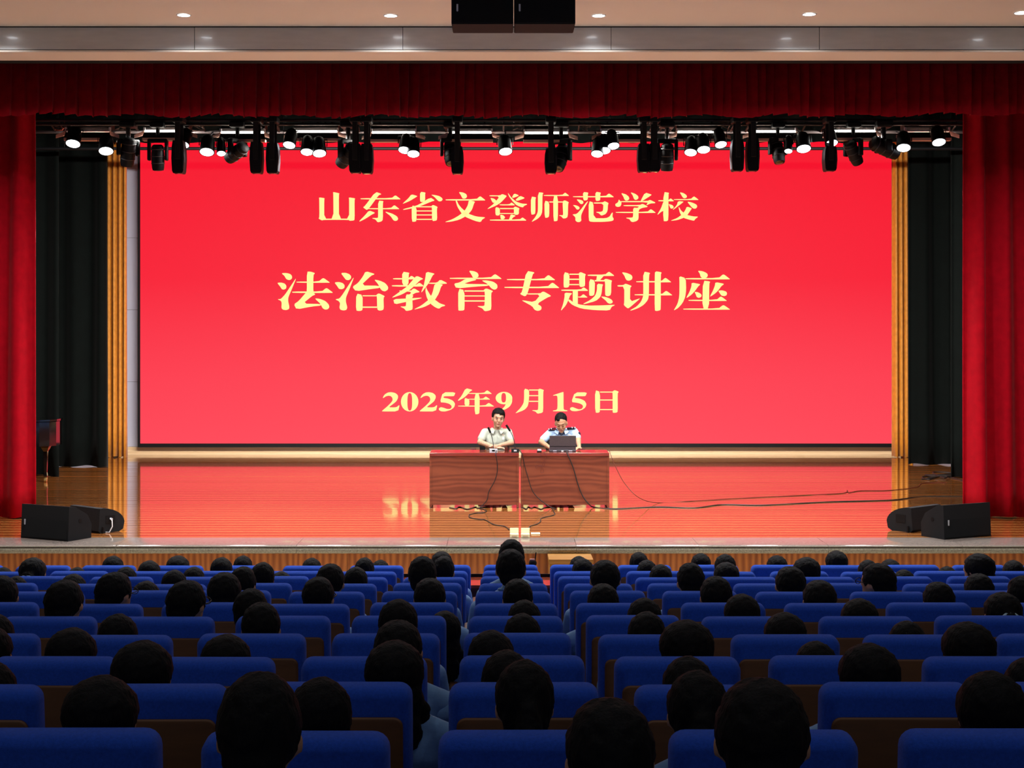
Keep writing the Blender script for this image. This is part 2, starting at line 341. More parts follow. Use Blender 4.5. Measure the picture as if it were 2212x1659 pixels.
GLY=[
(GA,'山',[[(150,208),(250,222),(240,245),(240,572),(398,572),(395,140),(388,115),(505,140),(490,160),(492,572),(665,572),(665,240),(658,208),(770,225),(757,250),(760,590),(735,605),(668,608),(665,592),(235,592),(200,603),(142,570),(158,545),(155,240)]]),
(GA,'东',[hb(855,1540,222,243,150,45),[(1115,112),(1215,148),(1205,160),(1170,170),(1010,390),(985,412),(965,425),(900,378),(935,355)],hb(980,1520,393,410,145,48),
 [(1160,262),(1255,272),(1240,300),(1242,590),(1215,620),(1150,635),(1115,585),(1060,568),(1065,560),(1150,560),(1160,545)],
 [(1005,430),(1105,468),(1095,482),(1055,500),(950,570),(845,622),(838,612),(930,520)],[(1285,450),(1400,485),(1480,530),(1503,570),(1490,600),(1455,612),(1420,600),(1375,530),(1290,465)]]),
(GA,'省',[[(1728,155),(1830,185),(1820,197),(1700,270),(1585,318),(1580,312),(1680,220)],[(1875,112),(1970,125),(1962,150),(1962,262),(1930,285),(1890,287),(1875,270)],
 [(2060,162),(2140,170),(2212,190),(2252,220),(2262,245),(2240,272),(2200,278),(2170,255),(2120,200)],[(2050,208),(2130,262),(2080,275),(1890,355),(1740,395),(1600,422),(1580,415),(1620,400),(1740,370),(1850,335)],
 [(1732,345),(1815,365),(1815,612),(1780,625),(1735,622)],[(2065,362),(2095,335),(2178,370),(2162,400),(2168,590),(2140,608),(2080,612),(2078,378)],rc(1815,360,2080,378),rc(1815,432,2080,448),rc(1815,500,2080,516),rc(1815,575,2080,592)]),
(GB,'文',[[(322,115),(400,125),(450,150),(467,190),(450,222),(415,232),(385,225),(365,180)],hb(95,775,240,262,150,48),
 [(495,255),(605,280),(585,310),(550,420),(490,490),(430,540),(330,590),(200,622),(95,632),(98,624),(220,580),(340,510),(430,430),(480,340)],
 [(268,262),(292,262),(320,330),(380,400),(490,488),(620,535),(770,548),(768,560),(725,585),(697,632),(600,610),(430,540),(370,480),(300,370)]]),
(GB,'登',[[(845,172),(1030,175),(1065,150),(1140,180),(1138,195),(1040,300),(960,350),(820,408),(815,402),(930,310),(1025,190),(850,190)],[(862,215),(930,230),(970,270),(968,290),(940,303),(905,300),(885,265)],
 [(1162,132),(1172,140),(1215,205),(1300,280),(1400,315),(1490,320),(1485,335),(1440,352),(1418,383),(1320,350),(1250,285),(1180,190)],[(1270,140),(1348,172),(1340,185),(1250,220),(1232,205)],[(1370,180),(1448,215),(1440,228),(1320,270),(1290,250)],
 hb(1015,1280,328,345,95,30),[(948,370),(1025,392),(1025,510),(990,520),(950,510)],[(1255,390),(1285,362),(1362,395),(1350,420),(1350,490),(1320,508),(1265,500),(1265,408)],rc(1025,390,1265,408),rc(1025,476,1265,490),
 [(1032,500),(1090,515),(1115,548),(1100,575),(1065,585),(1040,575),(1035,540)],[(1212,495),(1292,518),(1288,530),(1250,550),(1225,590),(1178,590),(1195,550)],hb(850,1475,586,606,110,32)]),
(GB,'师',[[(1555,192),(1645,208),(1632,235),(1632,480),(1605,500),(1555,502)],[(1675,120),(1772,130),(1752,160),(1750,450),(1725,520),(1670,575),(1575,625),(1570,618),(1630,545),(1665,480),(1675,430)],hb(1770,2205,168,185,115,38),
 [(1785,262),(1870,285),(1868,530),(1840,555),(1790,556)],rc(1868,278,2120,296),[(2095,285),(2125,255),(2205,290),(2190,315),(2185,540),(2150,565),(2105,570),(2070,530),(2035,520),(2040,512),(2100,515),(2105,490)],[(1935,180),(2018,182),(2015,600),(1985,615),(1940,615)]]),
(GC,'范',[hb(55,730,182,200,135,42),[(222,112),(315,122),(303,150),(303,235),(280,250),(230,252)],[(428,108),(522,122),(508,150),(508,245),(485,258),(430,260)],
 [(115,232),(180,240),(225,260),(232,290),(215,310),(185,312),(160,285)],[(55,325),(120,335),(160,355),(170,380),(150,402),(120,402),(95,365)],
 [(300,262),(305,275),(230,410),(195,490),(192,540),(198,585),(170,608),(130,608),(98,585),(100,530),(55,488),(60,480),(120,475),(190,400),(250,320)],
 [(318,262),(398,285),(398,545),(600,545),(660,520),(690,470),(705,450),(715,455),(708,520),(730,550),(725,580),(680,595),(560,605),(350,605),(318,580)],
 [(398,285),(550,285),(580,262),(648,295),(635,320),(630,420),(600,475),(525,505),(490,465),(440,448),(445,440),(520,440),(555,420),(560,303),(398,303)]]),
(GC,'学',[[(850,128),(930,150),(980,190),(988,230),(960,252),(930,255),(905,235),(890,190)],[(1005,115),(1080,140),(1130,175),(1140,215),(1110,240),(1080,242),(1060,220),(1045,170)],[(1245,120),(1355,155),(1345,170),(1200,262),(1170,265)],
 [(815,232),(835,262),(858,270),(855,320),(840,350),(795,360),(760,345),(755,310),(800,285)],[(835,262),(1290,262),(1325,240),(1418,285),(1410,298),(1340,300),(1275,330),(1270,325),(1295,280),(835,280)],
 [(890,328),(1160,328),(1205,305),(1290,350),(1285,360),(1200,375),(1140,405),(1140,560),(1110,590),(1050,608),(1015,600),(990,560),(935,545),(940,535),(1030,535),(1050,520),(1050,370),(1125,375),(1150,346),(895,345)],hb(760,1420,440,458,135,42)]),
(GC,'校',[hb(1460,1720,248,266,90,28),[(1550,112),(1645,125),(1632,150),(1632,575),(1600,595),(1545,592)],[(1552,260),(1556,420),(1510,440),(1458,488),(1450,482),(1510,380)],[(1632,310),(1690,325),(1718,350),(1715,375),(1690,388),(1665,382),(1650,345)],
 [(1815,115),(1880,130),(1930,165),(1938,195),(1915,215),(1880,215),(1860,190)],hb(1715,2128,230,245,130,42),[(1790,262),(1880,270),(1870,285),(1710,408),(1705,400),(1770,330)],[(1935,268),(2020,285),(2095,320),(2108,355),(2085,385),(2050,388),(2020,370)],
 [(1935,352),(2020,380),(2000,410),(1930,510),(1880,540),(1780,575),(1675,588),(1678,580),(1780,540),(1870,470),(1910,410)],[(1798,362),(1810,365),(1840,420),(1930,490),(2040,515),(2118,518),(2110,532),(2075,555),(2055,588),(1980,570),(1880,540),(1820,460)]]),
(GD,'法',[[(150,128),(250,125),(320,145),(350,185),(345,230),(310,255),(270,252),(235,230),(210,180)],[(72,305),(150,300),(215,320),(245,360),(240,410),(200,432),(160,425),(130,375)],
 [(415,228),(418,240),(340,430),(280,570),(275,640),(300,750),(290,790),(240,808),(180,800),(152,770),(158,670),(140,635),(88,612),(90,605),(140,605),(220,520),(300,400)],hb(425,1040,283,305,205,62),hb(345,1095,465,492,200,60),
 [(620,100),(690,100),(765,125),(765,138),(740,160),(738,488),(775,515),(760,530),(720,545),(545,688),(880,695),(880,725),(720,740),(430,795),(382,700),(470,640),(600,490),(620,470)],[(760,590),(860,600),(960,640),(1020,700),(1035,750),(1010,790),(960,800),(910,775),(870,690)]]),
(GD,'治',[[(1243,125),(1330,120),(1400,145),(1435,185),(1430,230),(1390,258),(1340,252),(1310,215)],[(1125,298),(1210,290),(1280,310),(1315,350),(1310,400),(1265,425),(1210,418),(1180,370)],
 [(1475,210),(1480,222),(1400,430),(1340,570),(1335,650),(1365,760),(1345,805),(1290,815),(1235,800),(1218,760),(1232,680),(1205,640),(1150,615),(1155,605),(1220,595),(1290,500),(1380,360)],
 [(1700,92),(1860,138),(1855,155),(1800,175),(1610,355),(1950,358),(1965,400),(1800,420),(1520,462),(1455,378),(1560,310),(1650,190)],[(1855,245),(1960,265),(2060,310),(2115,380),(2110,430),(2060,463),(2010,455),(1970,415),(1930,330)],
 [(1528,500),(1645,530),(1645,790),(1630,815),(1580,825),(1522,815)],rc(1645,535,1900,553),[(1890,535),(1940,495),(2055,550),(2028,580),(2035,790),(2000,812),(1950,818),(1912,795),(1908,555)],rc(1645,742,1910,765)]),
(GE,'教',[[(245,100),(380,120),(365,150),(360,350),(245,350)],[(72,220),(362,220),(405,180),(430,182),(480,215),(480,243),(85,243)],[(50,348),(490,350),(550,308),(575,310),(635,355),(630,375),(65,375)],
 [(510,175),(630,228),(620,240),(575,258),(440,390),(370,445),(240,520),(65,580),(65,568),(200,470),(340,370),(450,240)],
 [(190,445),(410,450),(440,415),(475,412),(565,468),(555,480),(490,490),(425,530),(450,540),(430,580),(440,790),(400,810),(315,825),(285,780),(215,748),(220,740),(300,740),(318,720),(310,520),(390,520),(412,468),(200,465)],
 [(80,605),(320,595),(600,578),(600,590),(430,630),(300,660),(105,703)],[(685,100),(838,135),(832,148),(805,170),(740,300),(690,370),(605,480),(595,475),(640,360),(670,220)],[(735,303),(885,303),(945,245),(1065,305),(1062,325),(730,325)],
 [(845,310),(985,335),(990,348),(960,375),(920,500),(850,615),(770,690),(640,755),(475,795),(472,788),(600,720),(740,610),(800,500)],[(685,375),(695,420),(770,545),(850,620),(940,685),(1035,715),(1030,730),(970,745),(920,785),(850,755),(770,695),(700,590),(668,450)]]),
(GE,'育',[[(1470,82),(1560,90),(1630,120),(1650,165),(1640,200),(1590,220),(1545,210),(1520,160)],hb(1115,2070,212,236,205,62),[(1410,232),(1600,240),(1605,255),(1500,280),(1365,325),(1835,332),(1835,360),(1600,375),(1240,410),(1195,320),(1300,300)],
 [(1700,262),(1800,260),(1920,285),(1990,335),(1998,390),(1970,425),(1930,432),(1880,405),(1820,330)],[(1275,412),(1390,440),(1392,790),(1370,815),(1290,818),(1275,805)],
 [(1735,448),(1770,415),(1805,412),(1912,455),(1905,472),(1880,490),(1885,790),(1850,815),(1760,830),(1720,775),(1632,742),(1635,733),(1740,733),(1760,715),(1765,470)],rc(1390,445,1770,467),rc(1390,538,1768,556),rc(1390,628,1768,650)]),
(GF,'专',[hb(80,970,235,258,210,68),hb(35,1045,378,403,215,72),[(445,85),(590,112),(585,130),(560,145),(470,490),(425,560),(322,512),(365,470)],
 [(460,500),(700,500),(735,470),(770,468),(892,540),(888,555),(830,575),(640,690),(720,740),(720,790),(690,815),(640,822),(590,800),(550,735),(370,638),(370,625),(590,662),(705,520),(455,520)]]),
(GF,'题',[[(1132,105),(1235,135),(1232,360),(1210,390),(1160,395),(1125,385)],[(1400,140),(1435,105),(1540,150),(1520,180),(1522,360),(1490,378),(1440,385),(1415,360),(1412,160)],rc(1232,138,1412,158),rc(1232,230,1412,252),rc(1232,328,1412,348),hb(1080,1575,430,455,135,38),
 [(1295,450),(1390,450),(1388,695),(1295,665)],hb(1388,1565,560,577,130,42),[(1145,485),(1280,495),(1278,510),(1245,540),(1225,600),(1170,720),(1085,815),(1078,808),(1120,690),(1145,570)],
 [(1225,605),(1300,660),(1400,700),(1560,725),(1850,720),(2065,708),(2062,722),(2010,745),(1975,815),(1700,808),(1450,780),(1290,715),(1210,640)],hb(1565,2055,155,180,165,50),[(1740,178),(1865,178),(1795,258),(1728,258)],
 [(1598,232),(1705,262),(1695,520),(1660,545),(1615,545),(1595,530)],rc(1700,255,1880,280),[(1860,258),(1900,228),(2022,265),(2005,290),(2000,525),(1950,553),(1905,545),(1890,520),(1890,280)],
 [(1742,320),(1858,335),(1838,365),(1825,500),(1800,570),(1720,640),(1500,700),(1488,690),(1620,620),(1710,540),(1740,440)],[(1805,555),(1900,565),(1990,600),(2030,640),(2025,675),(1980,692),(1935,675),(1900,630)]]),
(GG,'讲',[[(152,108),(250,125),(330,160),(352,200),(340,245),(290,268),(245,260),(218,220),(205,180)],[(72,350),(185,348),(220,318),(335,362),(328,378),(308,395),(305,655),(485,590),(480,605),(300,760),(262,778),(190,715),(200,665),(200,375),(80,375)],
 hb(415,1060,275,297,180,58),hb(385,1080,515,537,190,58),[(548,98),(680,122),(655,160),(652,540),(635,620),(560,710),(450,775),(315,820),(310,808),(430,740),(510,650),(545,560),(550,480)],[(765,92),(892,112),(870,150),(872,790),(850,815),(790,825),(758,812),(760,200)]]),
(GG,'座',[[(1550,82),(1640,92),(1715,125),(1738,165),(1720,205),(1690,220),(1630,220),(1600,190),(1590,140)],hb(1320,2140,218,243,205,65),[(1210,180),(1330,220),(1338,430),(1320,570),(1270,680),(1190,770),(1115,812),(1115,802),(1180,690),(1212,560),(1215,300)],
 [(1438,300),(1595,330),(1590,345),(1560,370),(1500,455),(1440,520),(1350,585),(1342,575),(1400,470),(1435,370)],[(1490,470),(1560,480),(1610,510),(1625,545),(1600,575),(1560,582),(1530,565),(1515,520)],
 [(1875,292),(2030,322),(2025,338),(1990,360),(1920,455),(1860,510),(1780,560),(1778,550),(1830,450),(1865,360)],[(1925,450),(2000,443),(2070,465),(2090,495),(2080,535),(2035,552),(1985,540),(1960,505)],
 [(1645,265),(1782,280),(1762,320),(1758,782),(1635,782)],hb(1375,2082,618,640,185,58),hb(1280,2142,778,800,210,60)]),
(GI,'2',[TWO]),
(GI,'0',ring(573,310,155,172,575,312,42,155)),
(GI,'2',[[(x+667,y) for x,y in TWO]]),
(GI,'5',[[(1160,142),(1385,142),(1362,205),(1345,212),(1180,212),(1168,240),(1260,255),(1340,290),(1378,345),(1360,410),(1300,455),(1200,483),(1130,480),(1090,455),(1090,425),(1125,405),(1170,415),(1240,440),(1290,438),(1318,410),(1310,375),(1270,345),(1200,325),(1108,320)]]),
(GI,'年',[[(1565,68),(1680,98),(1675,110),(1640,130),(1610,170),(1540,235),(1435,295),(1425,285),(1490,210)],hb(1610,2025,155,172,140,45),hb(1600,1995,258,272,130,38),[(1545,238),(1610,262),(1630,280),(1628,380),(1545,380)],hb(1425,2065,378,395,160,45),[(1722,172),(1812,172),(1810,505),(1785,530),(1725,532)]]),
(GJ,'9',ring(150,240,145,108,145,235,40,83)+[[(295,240),(290,320),(250,390),(170,440),(130,445),(120,425),(160,390),(180,345),(190,300)]]),
(GJ,'月',[[(500,72),(585,98),(588,200),(580,310),(560,390),(500,450),(360,503),(352,498),(440,410),(490,330),(500,250)],[(735,100),(770,75),(845,100),(832,130),(832,480),(800,500),(730,513),(700,475),(640,458),(645,450),(730,450),(745,435),(748,110)],rc(585,92,748,110),rc(585,190,748,207),rc(585,288,748,306)]),
(GJ,'1',[[(1180,132),(1185,140),(1185,420),(1195,445),(1255,455),(1250,470),(1002,470),(1000,457),(1060,448),(1080,420),(1080,215),(1060,195),(1005,200),(1003,190)]]),
(GJ,'5',[[(1380,142),(1595,140),(1570,200),(1555,208),(1395,208),(1380,238),(1470,250),(1550,285),(1585,345),(1565,405),(1500,450),(1400,470),(1330,465),(1298,440),(1300,410),(1340,395),(1390,415),(1450,438),(1500,430),(1525,395),(1515,360),(1470,335),(1410,320),(1320,310)]]),
(GJ,'日',[[(1732,102),(1820,130),(1818,475),(1795,495),(1735,495)],[(2030,132),(2070,102),(2140,125),(2140,140),(2125,160),(2128,480),(2100,495),(2045,497),(2038,480),(2038,145)],rc(1818,128,2038,145),rc(1818,265,2038,283),rc(1818,432,2038,450)]),
]
M['glyph'] = mat('screen_yellow', (5,5,5), 0.6, emis=(255,246,150), es=1.0)
for (x0,y0,sc), ch, polys in GLY:
    m = MB()
    for pp in polys:
        vs = []
        if len(pp) > 4: pp = [(a[0]+(b_[0]-a[0])*t, a[1]+(b_[1]-a[1])*t) for a, b_ in zip(pp, pp[1:]+pp[:1]) for t in (0.2, 0.8)]
        for (u,v) in pp:
            q = P(x0+u/sc, y0+v/sc, 30.398); vs.append((q.x, -0.003, q.z))
        m.add(vs, [tuple(range(len(vs)))])
    o = m.build('character', M['glyph'], scr); o['label'] = 'pale yellow character %s' % ch
    so = o.modifiers.new('depth','SOLIDIFY'); so.thickness = 0.002; so.offset = 0

# ------------------------------------------------------------------ curtains
def curtain(name, x0, x1, d, zt, zb, n, amp, mt, label, cat='curtain', flare=0.5, seed=1, thick=0.012, lean=0.0):
    rnd = random.Random(seed); nx = int(n*12); nz = 16
    ph = [0]; 
    for i in range(nx): ph.append(ph[-1]+2*math.pi*n/nx*(0.65+0.7*rnd.random()))
    am = [0.6+0.8*rnd.random() for _ in range(int(n)+3)]
    vs = []; fs = []
    for j in range(nz+1):
        t = j/nz; z = zt+(zb-zt)*t
        for i in range(nx+1):
            u = i/nx; k = ph[i]/(2*math.pi); a = am[int(k)%len(am)]*(1-(k%1))+am[(int(k)+1)%len(am)]*(k%1)
            A = amp*a*(0.75+flare*t)
            yy = A*math.sin(ph[i]+0.5*math.sin(2.1*t+k))+0.25*A*math.sin(2*ph[i]+1.3)
            xx = x0+(x1-x0)*u+0.2*amp*math.cos(ph[i])*t+lean*t*t*(u-0.5)
            zz = z+(0.015*math.sin(ph[i]*0.7) if j == nz else 0)
            vs.append((xx, yy, zz))
    for j in range(nz):
        for i in range(nx):
            a = j*(nx+1)+i; fs.append((a,a+1,a+nx+2,a+nx+1))
    me = bpy.data.meshes.new(name); me.from_pydata(vs, [], fs); me.update(); me.materials.append(mt)
    me.polygons.foreach_set('use_smooth',[True]*len(me.polygons))
    o = link(name, me); o.location = (0,d,0); tag(o, label, cat)
    sm = o.modifiers.new('thickness','SOLIDIFY'); sm.thickness = thick
    return o
curtain('stage_curtain', X(-330,20.2), X(74,20.2), 20.2, Z(235,20.2)+0.5, SZ+0.01, 6, 0.09, M['red'], 'tall red velvet curtain at the left of the stage opening', seed=3)
curtain('stage_curtain', X(2081,20.2), X(2520,20.2), 20.2, Z(235,20.2)+0.5, SZ+0.01, 8, 0.09, M['red'], 'tall red velvet curtain at the right of the stage opening', seed=5)
curtain('wing_curtain', X(128,27.8)-1.2, X(231,27.8), 27.8, 10.0, SZ+0.01, 4, 0.07, M['green'], 'black green wing curtain beside the left gold curtain', seed=11)
curtain('wing_curtain', X(128,26.0)-2.2, X(129,26.0), 26.0, 10.0, SZ+0.01, 4, 0.06, M['green'], 'black green wing curtain behind the grand piano', seed=12)
curtain('wing_curtain', X(1962,28.2), X(1962,28.2)+1.6, 28.2, 10.0, SZ+0.01, 4, 0.06, M['green'], 'black green wing curtain beside the right gold curtain', seed=13)
curtain('wing_curtain', X(2055,25.6), X(2055,25.6)+1.8, 25.6, 10.0, SZ+0.01, 4, 0.07, M['green'], 'black green wing curtain just inside the right red curtain', seed=14)
curtain('gold_curtain', X(228,29.9), X(273,29.9), 29.9, 9.5, SZ+0.01, 4, 0.06, M['gold'], 'gold satin curtain at the left edge of the screen', seed=21)
curtain('gold_curtain', X(1927,29.9), X(1972,29.9), 29.9, 9.5, SZ+0.01, 4, 0.06, M['gold'], 'gold satin curtain at the right edge of the screen', seed=22)
curtain('border_curtain', -10.5, 10.5, 26.6, 10.0, Z(307,26.6), 40, 0.04, M['green'], 'black border curtain hanging above the screen', seed=31)
# valance of knife pleats
rnd = random.Random(4); vs = []; fs = []; dv = 18.85
xa = X(-120,dv); xb = X(2330,dv); x = xa; prof = []
while x < xb:
    wd = rnd.uniform(0.10,0.19); prof += [(x,0.0),(x+wd*0.5,-0.018*rnd.uniform(0.5,1.2)),(x+wd*0.97,-0.045*rnd.uniform(0.6,1.3)),(x+wd,0.0)]; x += wd
nz = 8; zt = Z(110,dv)+0.15; zb = Z(252,dv)
for j in range(nz+1):
    t = j/nz
    for i,(xx,yy) in enumerate(prof):
        sw = 0.012*math.sin(i*0.37+3*t)*t
        vs.append((xx+sw, yy*(0.7+0.6*t)+0.015*math.sin(i*0.11)*t, zt+(zb-zt)*t+(0.018*math.sin(i*0.23)+0.012*math.sin(i*1.7)+0.03*((xx/6.6)**2) if j==nz else 0)))
n = len(prof)
for j in range(nz):
    for i in range(n-1): a=j*n+i; fs.append((a,a+1,a+n+1,a+n))
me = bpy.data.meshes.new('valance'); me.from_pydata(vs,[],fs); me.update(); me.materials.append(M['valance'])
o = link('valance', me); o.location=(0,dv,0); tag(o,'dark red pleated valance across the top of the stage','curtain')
o.modifiers.new('thickness','SOLIDIFY').thickness = 0.008

# ================================================================== STAGE LIGHTING RIG
DL = 20.9
TR = thing('lighting_truss', 'long truss of parallel steel pipes under the valance carrying the stage lights', 'truss', (0,DL,Z(260,DL)))
def pipe(py, r, dy):
    d=DL+dy; zz=Z(py,d)-TR.location.z
    MB().cyl((X(70,d),dy,zz),(X(2085,d),dy,zz),r,n=10).build('pipe', M['black'] if py > 300 else M['pipe'], TR, True); return zz
z1=pipe(260,0.022,0.0); z2=pipe(269,0.018,0.0); z3=pipe(285,0.024,0.25)
BT = thing('batten_pipe', 'thin dark batten pipe crossing just below the top of the screen', 'pipe', (0,24.4,Z(321,24.4)))
MB().cyl((X(60,24.4),0,0),(X(2095,24.4),0,0),0.026,n=10).build('pipe', M['black'], BT, True)
for xx in (-7,-3.5,0,3.5,7): MB().cyl((xx,0,0),(xx,0,10.3-BT.location.z),0.006,n=6).build('hanging_wire', M['black'], BT)
for k in range(13):
    xx=X(110+163*k,DL)
    MB().tube([(xx,0.0,0.0),(xx,0.0,z2),(xx,0.25,z3)],0.012).build('spacer', M['black'], TR)
    if k%3==0: MB().cyl((xx,0.0,0.0),(xx,0.0,10.3-TR.location.z),0.006,n=6).build('hanging_wire', M['black'], TR)
zp = Z(285, DL+0.25)
ORD = ['first','second','third','fourth','fifth','sixth','seventh','eighth','ninth','tenth','eleventh','twelfth','thirteenth','fourteenth','fifteenth','sixteenth','seventeenth','eighteenth','nineteenth','twentieth','twenty-first','twenty-second']
def from_left(i, n):
    return 'leftmost' if i == 0 else ('rightmost' if i == n-1 else ORD[i]+' from the left')
# barn door soft lights
softs = [(190,283,0.2),(359,283,1),(524,286,1),(682,284,1.2),(850,286,1),(1015,286,1),(1180,287,1),(1346,286,1),(1510,285,1),(1672,284,0.8),(1844,283,1.1),(2003,283,0.2)]
for i,(px,py,lit) in enumerate(softs):
    p = P(px,py,DL); 
    t = thing('barn_door_light', 'barn door soft light with glowing white tube, %s of the row' % from_left(i,12), 'stage light', p, 0, 'barn door lights on the lighting pipe')
    hw = 0.30
    MB().prism([(0.03,0.0),(0.03,0.06),(0.10,0.13),(0.26,0.13),(0.26,0.02),(0.05,-0.01)],'x',-hw,hw).build('housing', M['black'], t)
    MB().cyl((-hw+0.01,0.0,0.0),(hw-0.01,0.0,0.0),0.016,n=10).build('tube', M['tube'] if lit > 0.5 else M['white'], t, True)
    m = MB(); m.add([(-hw,-0.02,-0.02),(hw,-0.02,-0.02),(hw+0.02,-0.05,-0.10),(-hw-0.02,-0.05,-0.10),(-hw,-0.01,-0.02),(hw,-0.01,-0.02),(hw+0.02,-0.04,-0.10),(-hw-0.02,-0.04,-0.10)],[(0,1,2,3),(4,5,6,7),(0,1,5,4),(1,2,6,5),(2,3,7,6),(3,0,4,7)])
    m.build('front_door', M['black'], t)
    m = MB(); m.box(-hw-0.015,-0.055,-0.135,hw+0.015,0.06,-0.10); m.build('door_lip', M['tan'], t)
    for s in (-1,1):
        m = MB(); a=[(s*hw,-0.01,0.0),(s*(hw+0.13),-0.03,-0.055),(s*(hw+0.13),-0.03,-0.10),(s*hw,-0.01,-0.06)]
        m.add(a+[(q[0],q[1]+0.012,q[2]) for q in a],[(0,1,2,3),(7,6,5,4),(0,1,5,4),(1,2,6,5),(2,3,7,6),(3,0,4,7)])
        m.build('side_door', M['tan'], t)
        m = MB(); m.box(s*hw-0.012,-0.012,-0.0,s*hw+0.012,0.02,0.05); m.build('tube_end', M['white'], t)
        MB().tube([(s*0.2,0.15,0.12),(s*0.2,0.2,0.16),(s*0.2,0.25,zp-p.z+0.02)],0.012).build('hanger', M['black'], t)
    l = bpy.data.lights.new('soft_lamp','AREA'); l.shape='RECTANGLE'; l.size=0.56; l.size_y=0.05; l.energy=SOFT_W*lit; l.color=(1,0.95,0.88)
    lo = bpy.data.objects.new('soft_lamp', l); COL.objects.link(lo); lo.location=(p.x,p.y+0.02,p.z-0.03)
    lo.rotation_euler = Vector((0,0.4,-1)).to_track_quat('-Z','Y').to_euler()
# par cans
pars = [(158,309,30),(229,325,30),(396,311,25),(447,327,30),(478,330,18),(625,312,26),(663,327,26),(690,330,28),(874,323,26),(893,331,26),(1092,326,28),(1290,331,25),(1306,324,25),(1325,314,25),(1492,328,26),(1520,322,27),(1557,311,25),(1736,320,30),(1703,325,16),(1796,308,26),(1952,318,29),(2028,306,28)]
pars.sort()
for i,(px,py,wd) in enumerate(pars):
    dd = DL-0.14-0.06*(i%2); p = P(px,py,dd); ax = Vector((0.12*math.sin(i*2.1),-0.47,-0.88)).normalized(); r = wd/2/F*dd
    t = thing('par_can', 'black par can with bright white lens, %s under the rig' % from_left(i,len(pars)), 'stage light', p, 0, 'par cans on the lighting rig')
    MB().lathe([(r*0.55,-0.24),(r*0.8,-0.22),(r*1.02,-0.16),(r*1.06,-0.01),(r*1.12,0.0),(r*1.12,0.012),(r*1.0,0.012)],axis=ax,n=20).build('can', M['black'], t, True)
    MB().lathe([(r*0.98,0.013),(r*0.9,0.018),(r*0.4,0.024)],axis=ax,n=20).build('lens', M['lens'], t, True)
    m = MB(); c = -ax*0.1
    m.tube([c+Vector((-r*1.2,0,0)),c+Vector((-r*1.25,0.02,0.10)),c+Vector((r*1.25,0.02,0.10)),c+Vector((r*1.2,0,0))],0.008); m.build('yoke', M['black'], t)
    m = MB(); m.cyl(c+Vector((0,0.02,0.10)), Vector((0,DL+0.25-dd,zp-p.z+0.0)), 0.012); m.build('clamp', M['black'], t)
    spot(p+ax*0.03, p+ax*3+Vector((0,1.2,0)), PAR_W, 76, 0.8, (0.96,0.98,1.0), 0.07)
# moving heads whose yoke and head are seen from the front or at an angle
def mover(px, py, ang, swing, label, s=1.0, lensdown=False):
    d = DL-0.02; p = P(px,py,d)
    t = thing('moving_head_light', label, 'stage light', p, 0, 'moving head lights on the rig')
    zt_ = (zp-p.z)/s
    t.scale = (s,s,s)
    MB().rbox(-0.10,-0.1,zt_+0.02,0.10,0.12,zt_+0.10,0.02).cyl((0,0,zt_-0.14),(0,0,zt_+0.03),0.03).build('base', M['black'], t)
    m = MB(); m.cyl((-0.07,0.05,zt_+0.05),(-0.07,0.27,zt_+0.01),0.015); m.cyl((0.07,0.05,zt_+0.05),(0.07,0.27,zt_+0.01),0.015); m.build('clamp', M['black'], t)
    R = Matrix.Rotation(ang,4,'Z')
    m = MB(); m.m = R; m.rbox(-0.14,-0.04,zt_-0.19,0.14,0.05,zt_-0.13,0.015)
    for sd in (-1,1): m.rbox(sd*0.125-0.022,-0.045,-0.06,sd*0.125+0.022,0.045,zt_-0.14,0.015)
    m.build('yoke', M['black'], t)
    H = R @ Matrix.Rotation(swing,4,'X')
    m = MB(); m.m = H; m.lathe([(0.055,-0.17),(0.082,-0.15),(0.092,-0.05),(0.095,0.05),(0.088,0.16),(0.078,0.20),(0.07,0.20)],axis=(0,0,-1),n=18)
    hd = m.build('head', M['black'], t, True)
    m = MB(); m.m = H; m.lathe([(0.068,0.198),(0.06,0.205),(0.02,0.21)],axis=(0,0,-1),n=18); m.build('lens', M['darklens'], hd, True)
    m = MB(); m.m = H
    for zz in (-0.10,0.0,0.10): m.lathe([(0.096,zz-0.006),(0.099,zz),(0.096,zz+0.006)],axis=(0,0,-1),n=18)
    m.build('band', M['grey'], hd, True)
mover(277,326,0.5,0.35,'moving head light pointing down at the left end, over the gold curtain',1.05)
mover(341,338,0.0,0.12,'yoked moving head light left of the leftmost narrow hanging light',0.95)
mover(513,328,0.9,1.15,'moving head light tilted sideways near the third barn door light')
mover(752,333,0.8,0.9,'moving head light tilted left of the fifth barn door light',1.05)
mover(973,329,0.15,-0.5,'moving head light with round head above the middle of the screen left half',0.95)
mover(1212,338,-0.5,-0.55,'moving head light leaning right, above the fifth upper character',1.05)
mover(1441,337,0.0,0.2,'yoked moving head light with lens down, above the upper right text',1.0)
mover(1680,326,0.2,-0.4,'moving head light with round head near the tenth barn door light',0.9)
mover(1843,328,-0.8,0.7,'moving head light tilted right of the rightmost narrow hanging light',0.95)
mover(1908,318,-1.3,1.2,'large moving head light lying sideways at the right end',1.15)
